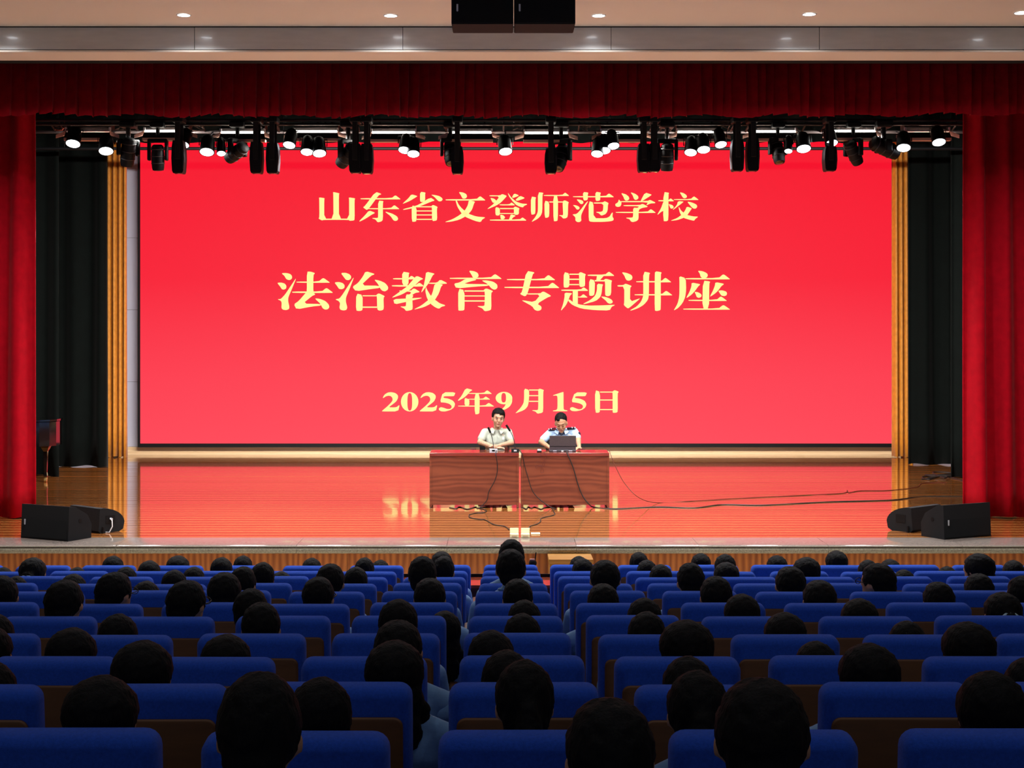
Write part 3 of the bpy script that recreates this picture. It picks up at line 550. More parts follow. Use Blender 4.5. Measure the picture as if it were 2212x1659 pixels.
# narrow beam lights hanging straight down, yoke arm in front
beams = [(387,305,375),(555,308,375),(590,310,375),(768,312,374),(793,312,375),(988,318,376),(1190,322,375),(1390,312,372),(1413,312,371),(1592,303,370),(1625,300,370),(1792,318,370)]
for i,(px,y0,y1) in enumerate(beams):
    d = DL-0.34; p = P(px,y1,d); H = (y1-y0)/F*d
    t = thing('beam_light', 'narrow black beam light hanging straight down, %s of its kind' % from_left(i,12), 'stage light', p, 0, 'narrow beam lights hanging from the rig')
    pr = [(-0.066,0.0),(-0.062,-0.0),(0.062,0.0),(0.075,0.03),(0.085,H*0.45),(0.08,H*0.8),(0.066,H),(-0.066,H),(-0.08,H*0.8),(-0.085,H*0.45),(-0.075,0.03)]
    m = MB(); m.prism(pr[1:],'y',-0.10,0.10); m.build('head', M['black'], t)
    m = MB(); m.rbox(-0.034,-0.125,H*0.42,0.034,-0.1,zp-p.z+0.06,0.008); m.build('yoke_arm', M['speaker'], t)
    m = MB(); m.rbox(-0.034,0.1,H*0.42,0.034,0.125,zp-p.z+0.06,0.008); m.build('yoke_arm', M['speaker'], t)
    m = MB(); m.rbox(-0.07,-0.13,zp-p.z+0.04,0.07,0.14,zp-p.z+0.12,0.015); m.build('base', M['black'], t)
    MB().cyl((0,0.05,zp-p.z+0.08),(0,0.59,zp-p.z),0.014).build('clamp', M['black'], t)
    m = MB(); m.lathe([(0.05,0.0),(0.045,0.006)],axis=(0,0,-1)); m.build('lens', M['darklens'], t)
    m = MB(); m.rbox(0.066,-0.105,0.05,0.071,-0.101,H*0.7,0.001); m.build('edge_trim', M['grey'], t)
# loops of cable above the fixtures
for i in range(14):
    px = 130+i*143; pts = []; rr = random.Random(i)
    for k in range(14): pts.append(P(px+rr.uniform(-26,26),262+rr.uniform(0,22),DL+rr.uniform(0.05,0.2)))
    o = MB().tube(pts,0.006,5).build('rig_cable', M['redcable'] if i%3==0 else M['cable'], None, True); tag(o,'tangled cable loop on the lighting pipes, %s' % from_left(i,14),'cable','cable loops on the lighting pipes')
# front of house spots hang from the hall ceiling out of the picture and light the speakers and the curtains
for xx in (-4.5,-1.5,1.5,4.5):
    z0 = zc+0.27*2-0.45; dd = 14.5
    t = thing('front_spotlight', 'black front spotlight under the hall ceiling above the picture, %s of four' % {-4.5:'leftmost',-1.5:'second from left',1.5:'second from right',4.5:'rightmost'}[xx], 'stage light', (xx,dd,z0), 0, 'front spotlights')
    ax = (Vector((xx*0.8,21,1.4))-Vector((xx,dd,z0))).normalized()
    MB().lathe([(0.06,-0.3),(0.1,-0.28),(0.1,0.0),(0.11,0.0),(0.11,0.03)],axis=ax).build('can', M['black'], t, True)
    MB().cyl((0,0,0.05),(0,0,0.6),0.02).build('clamp', M['black'], t)
    spot(Vector((xx,dd,z0))+ax*0.06,(xx*0.8,21,1.4),FOH_W/4,43,0.5,(1,0.96,0.9),0.1)

# ================================================================== HANGING SPEAKERS
for i,(a,b) in enumerate(((975,1109),(1111,1243))):
    d = 13.5; x0=X(a,d); x1=X(b,d); z0=Z(52,d)
    t = thing('speaker_cabinet','%s of the pair of black speaker cabinets hanging from the ceiling' % ('left' if i==0 else 'right'),'speaker',((x0+x1)/2,d,z0),0,'hanging speaker cabinets')
    hw=(x1-x0)/2
    MB().rbox(-hw,0.0,0.0,hw,0.42,0.62,0.01).build('cabinet', M['speaker'], t)
    MB().rbox(-hw+0.012,-0.012,0.012,hw-0.012,0.0,0.608,0.004).build('grille', M['grille'], t)
    bx = X(988 if i==0 else 1122.5,d)-(x0+x1)/2; bz = Z(18,d)-z0
    m = MB(); m.rbox(bx-0.008,-0.018,bz-0.02,bx+0.008,-0.012,bz+0.035,0.002); m.ell((bx,-0.015,bz-0.022),(0.009,0.004,0.01)); m.build('badge', M['silver'], t)
    for sd in (-1,1): MB().cyl((sd*hw*0.7,0.2,0.6),(sd*hw*0.7,0.2,zc+0.27*3-z0),0.01).build('hanging_rod', M['grey'], t)

# ================================================================== ON THE STAGE
DT = 21.3; TW = Z(978,DT)-SZ
for i,(a,b) in enumerate(((928,1121),(1126,1316))):
    x0=X(a,DT); x1=X(b,DT); hw=(x1-x0)/2
    t = thing('desk','red brown wooden desk under the %s on the stage' % ('two microphones' if i==0 else 'open laptop'),'desk',((x0+x1)/2,DT,SZ),0,'desks on the stage')
    MB().rbox(-hw,-0.02,TW-0.045,hw,0.55,TW,0.006).build('desktop', M['desktop'], t)
    MB().box(-hw+0.02,0.0,0.045,hw-0.02,0.018,TW-0.05).build('front_panel', M['desk'], t)
    for s in (-1,1):
        MB().box(s*hw-(0.028 if s>0 else 0),-0.008,0.012,s*hw+(0.028 if s<0 else 0),0.53,TW-0.045).build('side_panel', M['desk'], t)
        MB().cyl((s*(hw-0.014),0.02,0.0),(s*(hw-0.014),0.02,0.013),0.012).build('foot', M['silver'], t)
        MB().cyl((s*(hw-0.014),0.48,0.0),(s*(hw-0.014),0.48,0.013),0.012).build('foot', M['silver'], t)
    MB().box(-hw+0.02,-0.006,TW-0.062,hw-0.02,0.0,TW-0.046).build('edge_moulding', M['desk'], t)
    MB().box(-hw+0.03,0.3,0.34,hw-0.03,0.52,0.355).build('under_shelf', M['desk'], t)
TZ = SZ+TW
# laptop
xl=X(1215.5,21.45); lw=57/2/F*21.45
t = thing('laptop','open dark grey laptop seen from behind in front of the uniformed man','laptop',(xl,21.45,TZ))
MB().rbox(-lw-0.002,0.0,0.004,lw+0.002,0.25,0.026,0.004).build('base', M['laptop'], t)
m=MB(); m.m=Matrix.Translation((0,0.01,0.02))@Matrix.Rotation(math.radians(12),4,'X'); m.rbox(-lw,-0.008,0.01,lw,0.002,0.215,0.003); lid=m.build('lid', M['laptop'], t)
m=MB(); m.m=Matrix.Translation((0,0.01,0.02))@Matrix.Rotation(math.radians(12),4,'X'); m.box(-lw+0.008,-0.0095,0.055,lw-0.008,-0.008,0.063); m.build('seam', M['black'], lid)
m=MB()
for s in (-1,1): m.box(s*0.11-0.025,-0.003,0.008,s*0.11+0.025,0.0,0.02)
m.build('vent', M['silver'], t)
m=MB(); m.rbox(-0.02,-0.03,0.004,0.012,0.0,0.018,0.003); m.build('plug', M['white'], t)
# microphones
def mic(bx, by, tipx, tipy, light, label):
    d=21.36; p=P(bx,by,d); p.z=TZ
    t=thing('conference_microphone',label,'microphone',p,0,'conference microphones on the desk')
    MB().prism([(-0.05,0.0),(0.07,0.0),(0.07,0.03),(-0.035,0.055),(-0.05,0.05)],'x',-0.055,0.055).build('base', M['silver'] if light else M['speaker'], t)
    m=MB(); m.box(-0.02,-0.054,0.018,0.02,-0.05,0.04); m.build('emblem', M['speaker'] if light else M['silver'], t)
    tip=P(tipx,tipy,d+0.02)-p; b0=Vector((0,0.02,0.05)); mid=Vector((b0.x*0.75+tip.x*0.25,0.02,b0.z*0.35+tip.z*0.65*1.0))
    pts=[]
    for k in range(13):
        u=k/12; pts.append(b0*(1-u)**2+Vector((b0.x,0.02,tip.z*0.55))*2*u*(1-u)+tip*u*u)
    MB().tube(pts[:10],0.005,6).build('gooseneck', M['grey'], t, True)
    MB().cyl(pts[9],pts[12],0.014,0.015,n=10).build('capsule', M['black'], t, True)
mic(1066,970,1054.5,923,True,'silver based gooseneck microphone in front of the man in grey polo')
mic(1113,970,1093.5,918,False,'black based gooseneck microphone at the inner edge of the left desk')
p=P(1165,970,21.4); t=thing('power_adapter','small white topped black box on the desk left of the laptop','box',(p.x,21.4,TZ))
MB().rbox(-0.033,-0.03,0.0,0.033,0.03,0.018,0.004).build('case', M['black'], t); MB().rbox(-0.028,-0.024,0.018,0.028,0.024,0.042,0.008).build('top', M['white'], t)
p=P(1094,967,21.62); t=thing('tea_cup','small dark red cup beside the folded hands','cup',(p.x,21.62,TZ))
MB().lathe([(0.02,0.0),(0.026,0.01),(0.028,0.05),(0.024,0.05),(0.022,0.012)]).build('cup_body', M['redcable'], t, True)
# cables
def cable(pts, r, label, mt='cable', sub=6):
    pts=[Vector(q) for q in pts]; out=[]
    for i in range(len(pts)-1):
        a=pts[max(i-1,0)]; b=pts[i]; c=pts[i+1]; e=pts[min(i+2,len(pts)-1)]
        for k in range(sub):
            u=k/sub; out.append(0.5*((2*b)+(c-a)*u+(2*a-5*b+4*c-e)*u*u+(3*b-a-3*c+e)*u**3))
    out.append(pts[-1]); o=MB().tube(out,r,6).build('cable',M[mt],None,True); return tag(o,label,'cable')
q=lambda x,y: P(x,y,DT-0.035)
def G(x,y,r=0.006): v=FL(x,y); v.z=SZ+r; return v
cable([P(1072,975,21.31)+Vector((0,0,0.01)),q(1071,983),q(1074,1000),q(1074,1020),q(1068,1040),q(1056,1062),q(1052,1080),q(1040,1094),G(1036,1099),G(1050,1103),G(1046,1108),G(1030,1109),G(1014,1113),G(1016,1119),G(1035,1123),G(1048,1124),G(1067,1134),G(1090,1138),G(1100,1145)],0.006,'black cable from the silver microphone down the desk front to floor box')
cable([P(1122,975,21.31)+Vector((0,0,0.01)),q(1128,982),q(1133,1005),q(1140,1030),q(1150,1060),q(1165,1078),q(1185,1093),G(1193,1099),G(1196,1106),G(1197,1113),G(1170,1120),G(1168,1127),G(1160,1133),G(1145,1138),G(1141,1146)],0.006,'black cable running diagonally across the right desk front to floor box')
cable([P(1224,975,21.31)+Vector((0,0,0.01)),q(1226,981),q(1238,1010),q(1248,1045),q(1258,1070),q(1272,1089),G(1285,1097),G(1330,1100),G(1420,1096),G(1500,1098),G(1560,1091),G(1650,1092),G(1790,1085),G(1925,1081),G(1990,1074),G(2080,1074)],0.009,'thick black laptop cable crossing the stage floor to the right')
cable([P(1316,972,21.5)+Vector((0,0,0.008)),P(1320,985,21.35),P(1333,1015,21.3),P(1350,1045,21.3),P(1380,1075,21.3),G(1422,1087),G(1500,1083),G(1600,1077),G(1750,1070),G(1822,1066),G(1830,1060),G(1834,1065),G(1858,1061),G(1920,1060),G(1980,1053),G(1993,1045),G(2045,1043)],0.005,'thin cable drooping from the desk corner and trailing to the right','redcable')
cable([q(1168,978),q(1170,990),q(1177,998),q(1172,1008),q(1160,1004),q(1158,1012),q(1168,1005),q(1175,1018),q(1168,1020),q(1172,1003),q(1180,985),q(1175,977)],0.003,'thin knotted cable hanging on the right desk front','redcable')
rr=random.Random(9)
cable([G(2085,1040)]+[G(2020+rr.uniform(-25,60),1030+rr.uniform(-6,10),0.012+0.004*k) for k in range(12)]+[G(1990,1037)],0.012,'dark tangle of cables on the floor beside the right red curtain')
for i,(a,b,n) in enumerate(((975,1048,9),(1128,1200,9))):
    cable([G(a+(b-a)*k/n+rr.uniform(-5,5),1098+rr.uniform(-2,3)) for k in range(n+1)],0.008,'cable bundle lying under the %s desk' % ('left' if i==0 else 'right'))
# floor boxes
for i,px in enumerate((1111,1135)):
    p=FL(px,1162); t=thing('floor_socket','cream pop-up floor socket box at the stage front, %s of two' % ('left' if i==0 else 'right'),'socket',p,0,'cream floor sockets')
    MB().rbox(-0.052,0.0,0.0,0.052,0.10,0.045,0.004).build('box', M['cream'], t)
    m=MB(); m.m=Matrix.Translation((0,0.1,0.045))@Matrix.Rotation(math.radians(-10),4,'X'); m.rbox(-0.052,0.0,0.0,0.052,0.008,0.062,0.003); m.build('lid', M['cream'], t)
    MB().box(-0.03,-0.003,0.012,0.03,0.0,0.032).build('outlet', M['pedestal'], t)
p=FL(1157,1155); t=thing('cover_plate','small flat cream plate on the floor right of the floor sockets','plate',p)
MB().rbox(-0.055,0.0,0.0,0.055,0.12,0.012,0.003).build('plate', M['cream'], t); MB().box(-0.045,0.02,0.012,0.045,0.03,0.015).build('groove', M['pedestal'], t)
# stage monitors: boxy wedge
def wedge(px,py,yaw,w_,h_,label,flip):
    p=FL(px,py); t=thing('stage_monitor',label,'speaker',p,yaw,'stage monitor wedges')
    pr=[(0,0.0),(0.02,h_),(0.12,h_*0.97),(0.33,h_*0.70),(0.40,h_*0.40),(0.39,0.0)]
    x0,x1=(-w_,0) if flip else (0,w_)
    MB().prism(pr,'x',x0,x1).build('cabinet', M['speaker'], t)
    m=MB(); m.add([(x0+0.02,-0.006,0.02),(x1-0.02,-0.006,0.02),(x1-0.02,0.024,h_-0.02),(x0+0.02,0.024,h_-0.02),(x0+0.02,0.01,0.02),(x1-0.02,0.01,0.02),(x1-0.02,0.04,h_-0.02),(x0+0.02,0.04,h_-0.02)],[(0,1,2,3),(7,6,5,4),(0,1,5,4),(1,2,6,5),(2,3,7,6),(3,0,4,7)])
    m.build('back_plate', M['grille'], t)
    bx=(x0+0.06) if flip else (x0+0.07)
    MB().rbox(bx-0.008,-0.002,h_*0.40,bx+0.008,0.012,h_*0.56,0.002).build('badge', M['silver'], t)
    ex=x1 if flip else x0; s=1 if flip else -1
    MB().cyl((ex,0.2,h_*0.55),(ex+s*0.004,0.2,h_*0.55),0.025).build('port', M['black'], t)
wedge(147,1170,math.radians(-27),0.74,0.405,'boxy black stage monitor at the front left corner of the stage',True)
wedge(2040,1166,math.radians(27),0.74,0.405,'boxy black stage monitor at the front right corner of the stage',False)
def curved(px,py,yaw,label,flip):
    p=FL(px,py); t=thing('stage_monitor',label,'speaker',p,yaw,'curved stage monitors')
    pr=[(0.0,0.03),(0.02,0.30)]+[(0.02+0.36*math.sin(a),0.30*0.35+0.2*math.cos(a)+0.0) for a in [0.15+i*1.35/7 for i in range(8)]]+[(0.36,0.03),(0.30,0.0),(0.03,0.0)]
    x0,x1=(-0.62,0) if flip else (0,0.62)
    MB().prism(pr,'x',x0,x1).build('cabinet', M['speaker'], t)
    s=1 if flip else -1; ex=x1 if flip else x0
    MB().rbox(min(ex,ex+s*0.004),0.10,0.11,max(ex,ex+s*0.004),0.24,0.21,0.001).build('handle_recess', M['black'], t)
    MB().cyl((ex+s*0.02,0.05,0.0),(ex+s*0.02,0.05,0.08),0.014).build('foot_bracket', M['black'], t)
    if flip:
        m=MB(); m.tube([(ex+0.01,0.16,0.17),(ex+0.05,0.16,0.15),(ex+0.07,0.15,0.08),(ex+0.05,0.12,0.01),(ex-0.02,0.1,0.006)],0.007); m.build('cable_tail', M['white'], t, True)
        MB().cyl((ex,0.17,0.17),(ex+0.04,0.17,0.165),0.012).build('plug', M['silver'], t)
curved(213,1153,math.radians(-40),'curved black stage monitor with white cable behind the left boxy monitor',True)
curved(1971,1151,math.radians(40),'curved black stage monitor behind the right boxy monitor',False)
# grand piano half hidden by the left curtain
t=thing('grand_piano','glossy black grand piano half hidden behind the left red curtain','piano',(X(97,24.95),24.95,SZ))
ol=[(-1.5,-0.75),(-1.5,0.72),(0.02,0.72)]
ol=[(-1.9,-0.72),(-0.75,-0.72)]+[(-0.75+0.55*i/6,-0.72+0.42*(0.5-0.5*math.cos(math.pi*i/6))) for i in range(1,7)]+[(-0.02,-0.24),(0.12,-0.16),(0.19,-0.02),(0.2,0.15),(0.16,0.4),(0.0,0.6),(-0.2,0.68),(-1.9,0.72)]
MB().prism(ol,'z',0.64,0.99).build('rim', M['blackgloss'], t)
MB().prism([(x*1.015+0.01,y*1.03) for x,y in ol],'z',1.0,1.03).build('lid', M['blackgloss'], t)
MB().prism([(x*1.005,y*1.02) for x,y in ol],'z',0.60,0.64).build('bottom_moulding', M['blackgloss'], t)
for (lx,ly) in ((0.0,0.05),(-1.7,-0.5),(-1.7,0.5)):
    lg=MB().lathe([(0.028,0.06),(0.04,0.10),(0.03,0.16),(0.045,0.5),(0.085,0.56),(0.11,0.60)],origin=(lx,ly,0),n=4).build('leg', M['blackgloss'], t)
    m=MB(); m.cyl((lx-0.02,ly-0.01,0.03),(lx+0.02,ly-0.01,0.03),0.03); m.cyl((lx,ly,0.04),(lx,ly,0.075),0.03); m.build('caster', M['brass'], lg, True)
MB().box(-2.05,-0.70,0.62,-1.9,0.70,0.74).build('keyboard', M['white'], t)
m=MB(); m.box(-1.75,-0.1,0.08,-1.7,0.1,0.14); m.cyl((-1.72,-0.06,0.12),(-1.72,-0.06,0.62),0.015); m.cyl((-1.72,0.06,0.12),(-1.72,0.06,0.62),0.015); m.build('pedal_lyre', M['blackgloss'], t)

# ================================================================== PEOPLE
def remesh(name, mb, voxel, mt, sm=4, disp=0.0, cut=None):
    me=mb.mesh('tmp'); o=bpy.data.objects.new('tmp',me); COL.objects.link(o)
    r=o.modifiers.new('r','REMESH'); r.mode='VOXEL'; r.voxel_size=voxel; r.use_smooth_shade=True
    s=o.modifiers.new('s','SMOOTH'); s.factor=0.5; s.iterations=sm
    dg=bpy.context.evaluated_depsgraph_get(); out=bpy.data.meshes.new_from_object(o.evaluated_get(dg)); out.name=name
    bpy.data.objects.remove(o); bpy.data.meshes.remove(me)
    if disp:
        from mathutils import noise as N
        for v in out.vertices:
            n=v.normal; k=N.noise(v.co*38)+0.6*N.noise(v.co*90); v.co+=n*disp*k
    if cut:
        bm=bmesh.new(); bm.from_mesh(out); bmesh.ops.delete(bm,geom=[v for v in bm.verts if cut(v.co)],context='VERTS'); bm.to_mesh(out); bm.free()
    out.materials.clear(); out.materials.append(mt)
    out.polygons.foreach_set('use_smooth',[True]*len(out.polygons)); out.update(); return out
def hand(m, w_, dirv, side, r=0.011):
    d=Vector(dirv).normalized(); up=Vector((0,0,1)); sdv=d.cross(up).normalized(); w_=Vector(w_)
    for k in (-1,0,1): m.cap(w_+sdv*0.018*k, w_+d*0.075+sdv*0.022*k, 0.016, 0.014, 4)
    for k,L in enumerate((0.060,0.075,0.080,0.070)):
        o=sdv*(0.032-0.021*k)*side; b=w_+d*0.085+o; m.cap(b,b+d*L*0.55-up*0.004,r,r*0.9,3); m.cap(b+d*L*0.55-up*0.004,b+d*L-up*0.018,r*0.9,r*0.8,3)
    b=w_+d*0.03+sdv*0.03*side; m.cap(b,b+(d*0.5+sdv*0.8*side)*0.045,r*1.15,r,3); m.cap(b+(d*0.5+sdv*0.8*side)*0.045,b+(d*1.0+sdv*0.6*side)*0.07,r,r*0.85,3)
# ---- audience prototypes (facing the stage, origin on the floor under the backrest)
def aud_body():
    m=MB(); m.ell((0,.26,.53),(.165,.14,.10)); m.ell((0,.22,.68),(.145,.10,.15)); m.ell((0,.19,.81),(.16,.105,.15))
    for s in (-1,1):
        m.cap((s*.05,.19,.95),(s*.16,.19,.875),.045,.056,4); m.cap((s*.175,.19,.865),(s*.21,.25,.68),.05,.04); m.cap((s*.21,.25,.68),(s*.12,.46,.60),.04,.028)
        hand(m,(s*.115,.47,.60),(-s*.15,1,-.1),-s)
        m.cap((s*.09,.3,.51),(s*.11,.70,.50),.082,.058,8); m.cap((s*.11,.70,.50),(s*.11,.66,.09),.055,.038,8); m.cap((s*.11,.65,.06),(s*.115,.82,.035),.04,.032,4)
        m.ell((s*.079,.19,1.105),(.012,.022,.032))
    m.cap((0,.19,.93),(0,.20,1.05),.056,.052,4); m.ell((0,.205,1.125),(.075,.094,.112),sub=3); m.ell((0,.235,1.06),(.055,.062,.055)); m.ell((0,.302,1.10),(.013,.016,.02))
    return m
AB=remesh('body',aud_body(),0.0125,M['skin2'],3)
def aud_shirt():
    m=MB(); m.ell((0,.25,.57),(.175,.145,.10)); m.ell((0,.22,.70),(.158,.113,.16)); m.ell((0,.19,.815),(.173,.117,.15))
    for s in (-1,1): m.cap((s*.05,.19,.95),(s*.165,.19,.875),.05,.062,4); m.cap((s*.18,.19,.865),(s*.205,.235,.73),.06,.054)
    m.cap((0,.185,.95),(0,.19,.985),.068,.064,3); return m
AS=remesh('shirt',aud_shirt(),0.014,M['shirt'],3)
def aud_tr():
    m=MB(); m.ell((0,.27,.52),(.178,.15,.10))
    for s in (-1,1): m.cap((s*.09,.3,.515),(s*.11,.71,.505),.092,.068,8); m.cap((s*.11,.71,.505),(s*.11,.665,.11),.066,.055,8)
    return m
AT=remesh('trousers',aud_tr(),0.02,M['trousers'],3)
def hair(kind):
    m=MB()
    if kind=='short':
        m.ell((0,.185,1.145),(.089,.108,.110),sub=3); m.ell((0,.13,1.085),(.070,.05,.07)); m.ell((0,.19,1.19),(.078,.1,.075))
    elif kind=='bob':
        m.ell((0,.18,1.145),(.098,.115,.115),sub=3); m.ell((0,.16,1.05),(.100,.095,.10)); m.ell((0,.15,.98),(.096,.085,.06))
    elif kind=='tail':
        m.ell((0,.185,1.145),(.091,.112,.113),sub=3); m.ell((0,.14,1.09),(.076,.065,.08)); m.cap((0,.075,1.13),(0,.06,1.06),.032,.045,4); m.cap((0,.06,1.06),(0,.085,.90),.045,.018,6)
    elif kind=='long':
        m.ell((0,.18,1.145),(.096,.115,.115),sub=3); m.ell((0,.15,1.04),(.098,.085,.12)); m.ell((0,.12,.92),(.095,.06,.12))
        m.cap((.08,.17,1.0),(.10,.2,.84),.035,.022,5)
    elif kind=='bun':
        m.ell((0,.185,1.14),(.092,.112,.115),sub=3); m.ell((0,.14,1.08),(.078,.07,.08)); m.ell((0,.07,1.11),(.045,.04,.045))
    def cut(co): return co.y>.262 and co.z<1.17
    return remesh('hair',m,0.0095,M['hair'],3,0.0045,cut)
HAIR={k:hair(k) for k in ('short','bob','tail','long','bun')}
tm=MB(); tm.tube([(0.036*math.cos(a),.068+0.03*math.sin(a)*0.3,1.115+0.036*math.sin(a)) for a in [i*2*math.pi/12 for i in range(13)]],0.012,6); TIE=tm.mesh('hair_tie',M['scrunch'],True)
gm=MB()
for s in (-1,1):
    gm.tube([(s*.036+.03*math.cos(a),.305,1.125+.022*math.sin(a)) for a in [i*2*math.pi/12 for i in range(13)]],0.0025,4); gm.tube([(s*.068,.30,1.13),(s*.086,.26,1.13),(s*.088,.18,1.125)],0.0028,4)
GLASS=gm.mesh('glasses',M['black'])
HW={'short':.178,'bob':.20,'tail':.184,'long':.198,'bun':.186}
def collar():
    m=MB(); n=14
    pts=[(0.066*math.cos(a),.19+.07*math.sin(a),.99+.012*math.sin(a*2)) for a in [i*2*math.pi/n for i in range(n+1)]]
    m.tube(pts,0.012,6); return m.mesh('collar',M['shirt'],True)
CLR=collar()
# (left px, right px, top y, row, hair, yaw deg, extra)
HEADS=[(-14,27,1225,2,'bob',0,''),(35,96,1205,3,'bun',0,'tie'),(7,60,1244,4,'bob',0,''),(144,187,1225,2,'bob',0,''),(219,266,1201,1,'bob',0,''),(249,294,1224,3,'bob',0,''),(127,185,1240,4,'bob',0,''),
(-42,35,1247,6,'short',10,''),(85,176,1257,7,'short',-8,''),(200,278,1238,6,'short',-28,'glasses'),(283,345,1255,5,'bob',0,''),(296,346,1211,2,'bob',0,'tie2'),(356,408,1201,1,'bob',0,''),(395,441,1224,3,'bob',0,''),(347,403,1231,4,'bob',0,''),
(353,438,1257,7,'short',-20,'glasses'),(453,502,1204,2,'bob',0,''),(503,546,1200,1,'bob',0,''),(495,553,1225,5,'short',-15,''),(540,594,1214,4,'long',0,''),(443,518,1240,6,'short',0,''),(502,577,1274,7,'short',-12,''),(518,604,1305,8,'short',0,''),
(651,695,1205,1,'bob',0,''),(590,624,1234,3,'bob',0,''),(650,720,1249,6,'short',-10,'glasses'),(680,743,1220,5,'short',-10,''),(207,294,1326,8,'bun',0,'tie'),(92,205,1359,9,'bob',0,''),(-60,28,1326,8,'bob',0,''),(-90,18,1354,9,'tail',0,'tie'),
(232,370,1388,10,'bob',0,''),(428,541,1373,9,'bob',0,''),(-80,35,1428,10,'bob',0,''),(124,294,1466,11,'bob',0,''),(460,649,1462,12,'short',0,''),(620,763,1464,11,'bob',0,''),(742,795,1224,4,'bob',0,''),(767,810,1203,2,'bun',-12,''),(805,838,1209,1,'bob',0,''),
(880,943,1204,5,'short',-5,''),(929,978,1193,2,'short',0,''),(936,983,1202,3,'short',-10,''),(892,963,1252,6,'short',0,''),(815,904,1295,8,'bob',0,''),(922,998,1320,7,'long',0,''),(804,912,1346,9,'short',0,''),(782,919,1388,10,'long',0,''),
(1076,1134,1167,4,'short',0,''),(1070,1137,1189,5,'short',0,''),(1085,1152,1253,6,'short',0,''),(1095,1170,1296,7,'bob',0,''),(1086,1170,1325,8,'bob',0,''),(1008,1113,1363,9,'bob',0,''),(1038,1150,1404,10,'bob',0,''),(1065,1197,1425,11,'tail',6,''),(1222,1421,1522,12,'short',6,''),
(1229,1272,1201,1,'bob',0,''),(1235,1283,1206,2,'bob',0,''),(1275,1342,1213,5,'short',0,''),(1269,1339,1264,6,'short',0,''),(1359,1401,1192,1,'bob',0,''),(1379,1416,1209,2,'bob',0,''),(1402,1453,1219,3,'bob',0,''),(1354,1431,1292,7,'bob',0,''),(1357,1441,1322,8,'tail',-10,'tie'),
(1492,1537,1195,1,'bob',0,''),(1543,1591,1197,2,'bob',0,''),(1542,1599,1215,3,'bob',0,''),(1463,1524,1218,5,'short',8,''),(1514,1585,1248,6,'short',0,''),(1564,1645,1284,7,'bob',0,''),(1656,1703,1200,1,'bob',0,''),(1713,1776,1205,3,'bob',-10,''),(1677,1746,1227,5,'short',0,''),(1738,1812,1257,6,'short',0,''),
(1784,1834,1190,1,'bob',0,''),(1854,1897,1209,2,'bob',0,''),(1868,1938,1217,5,'short',42,'glasses'),(1901,1948,1208,1,'bob',0,''),(1932,1975,1230,3,'bob',0,''),(1818,1901,1294,7,'bob',0,''),(1998,2067,1260,6,'short',0,''),(2028,2065,1223,2,'bob',0,''),(2086,2151,1195,3,'bob',38,''),(2167,2215,1210,2,'bob',0,''),
(2088,2152,1242,5,'short',0,''),(2182,2252,1245,6,'short',30,''),(2132,2214,1281,7,'tail',0,'tie'),(1423,1550,1344,9,'bob',0,''),(1651,1747,1325,8,'long',0,''),(1718,1809,1385,9,'bob',0,''),(1919,2002,1341,8,'bob',0,''),(2040,2158,1347,9,'bob',5,''),(1431,1545,1417,10,'bun',0,''),(1440,1578,1450,11,'tail',0,''),
(1547,1761,1481,12,'short',-6,''),(1815,1952,1394,10,'bob',0,''),(2070,2225,1453,11,'bob',0,''),(2169,2285,1420,10,'bob',0,'')]
DESC={'short':'cropped hair','bob':'bobbed hair','tail':'a ponytail','long':'long hair','bun':'a bun'}
RN=['','first','second','third','fourth','fifth','sixth','seventh','eighth','ninth','tenth','eleventh','twelfth']
byrow={}
for h in HEADS: byrow.setdefault(h[3],[]).append(h)
for r in byrow:
    L=sorted(byrow[r]); n=len(L)
    for i,(a,b,top,row,kind,yaw,ex) in enumerate(L):
        d=rowd(r)+0.17; s=F/d; wd=(b-a)/s; cx=X((a+b)/2,d)
        ztop=Z(top,d+0.0)-ROWZ[r]; sz_=max(0.86,min(1.16,ztop/1.262)); sxy=max(0.88,min(1.14,wd/HW[kind]))
        nm = from_left(i,n).replace(' from the left',' head from left').replace('most','most head')
        t=thing('person','black-haired student with %s, %s in the %s row from the stage' % (DESC[kind],nm,RN[r]) if r!=12 else 'student with short black hair at the bottom edge, %s of three' % ('leftmost','middle','rightmost')[i],'person',
                (cx,rowd(r)+0.02,ROWZ[r]+(ztop-1.262*sz_)*0.5),0,'students in the audience',(sxy,sxy*0.97,sz_))
        if abs(ztop-1.262*sz_)>1e-3: t.location.z=ROWZ[r]+(ztop-1.262*sz_)
        link('body',AB,t); link('trousers',AT,t); sh=link('shirt',AS,t); link('collar',CLR,sh)
        Rm=Matrix.Translation((0,.19,0))@Matrix.Rotation(math.radians(yaw),4,'Z')@Matrix.Translation((0,-.19,0)); hh=link('hair',HAIR[kind],t)
        if yaw: t.rotation_euler.z=math.radians(yaw); off=Matrix.Rotation(math.radians(yaw),3,'Z')@Vector((0,.19,0)); t.location.x-=off.x
        if 'tie' in ex:
            g=link('hair_tie',TIE,t)
            if kind=='bun': g.location=(0,-0.03,-0.03)
        if ex=='glasses': link('glasses',GLASS,t)
        if (a,r)==(2040,9):
            m=MB(); m.cap((-.15,.10,.91),(-.235,.06,.935),.05,.036,5); link('sleeve',remesh('sleeve',m,0.01,M['polo'],2),t)
            m=MB(); hand(m,(-.24,.06,.937),(-1,-.15,-.35),1,.010); link('hand',remesh('hand',m,0.007,M['skin2'],2),t)

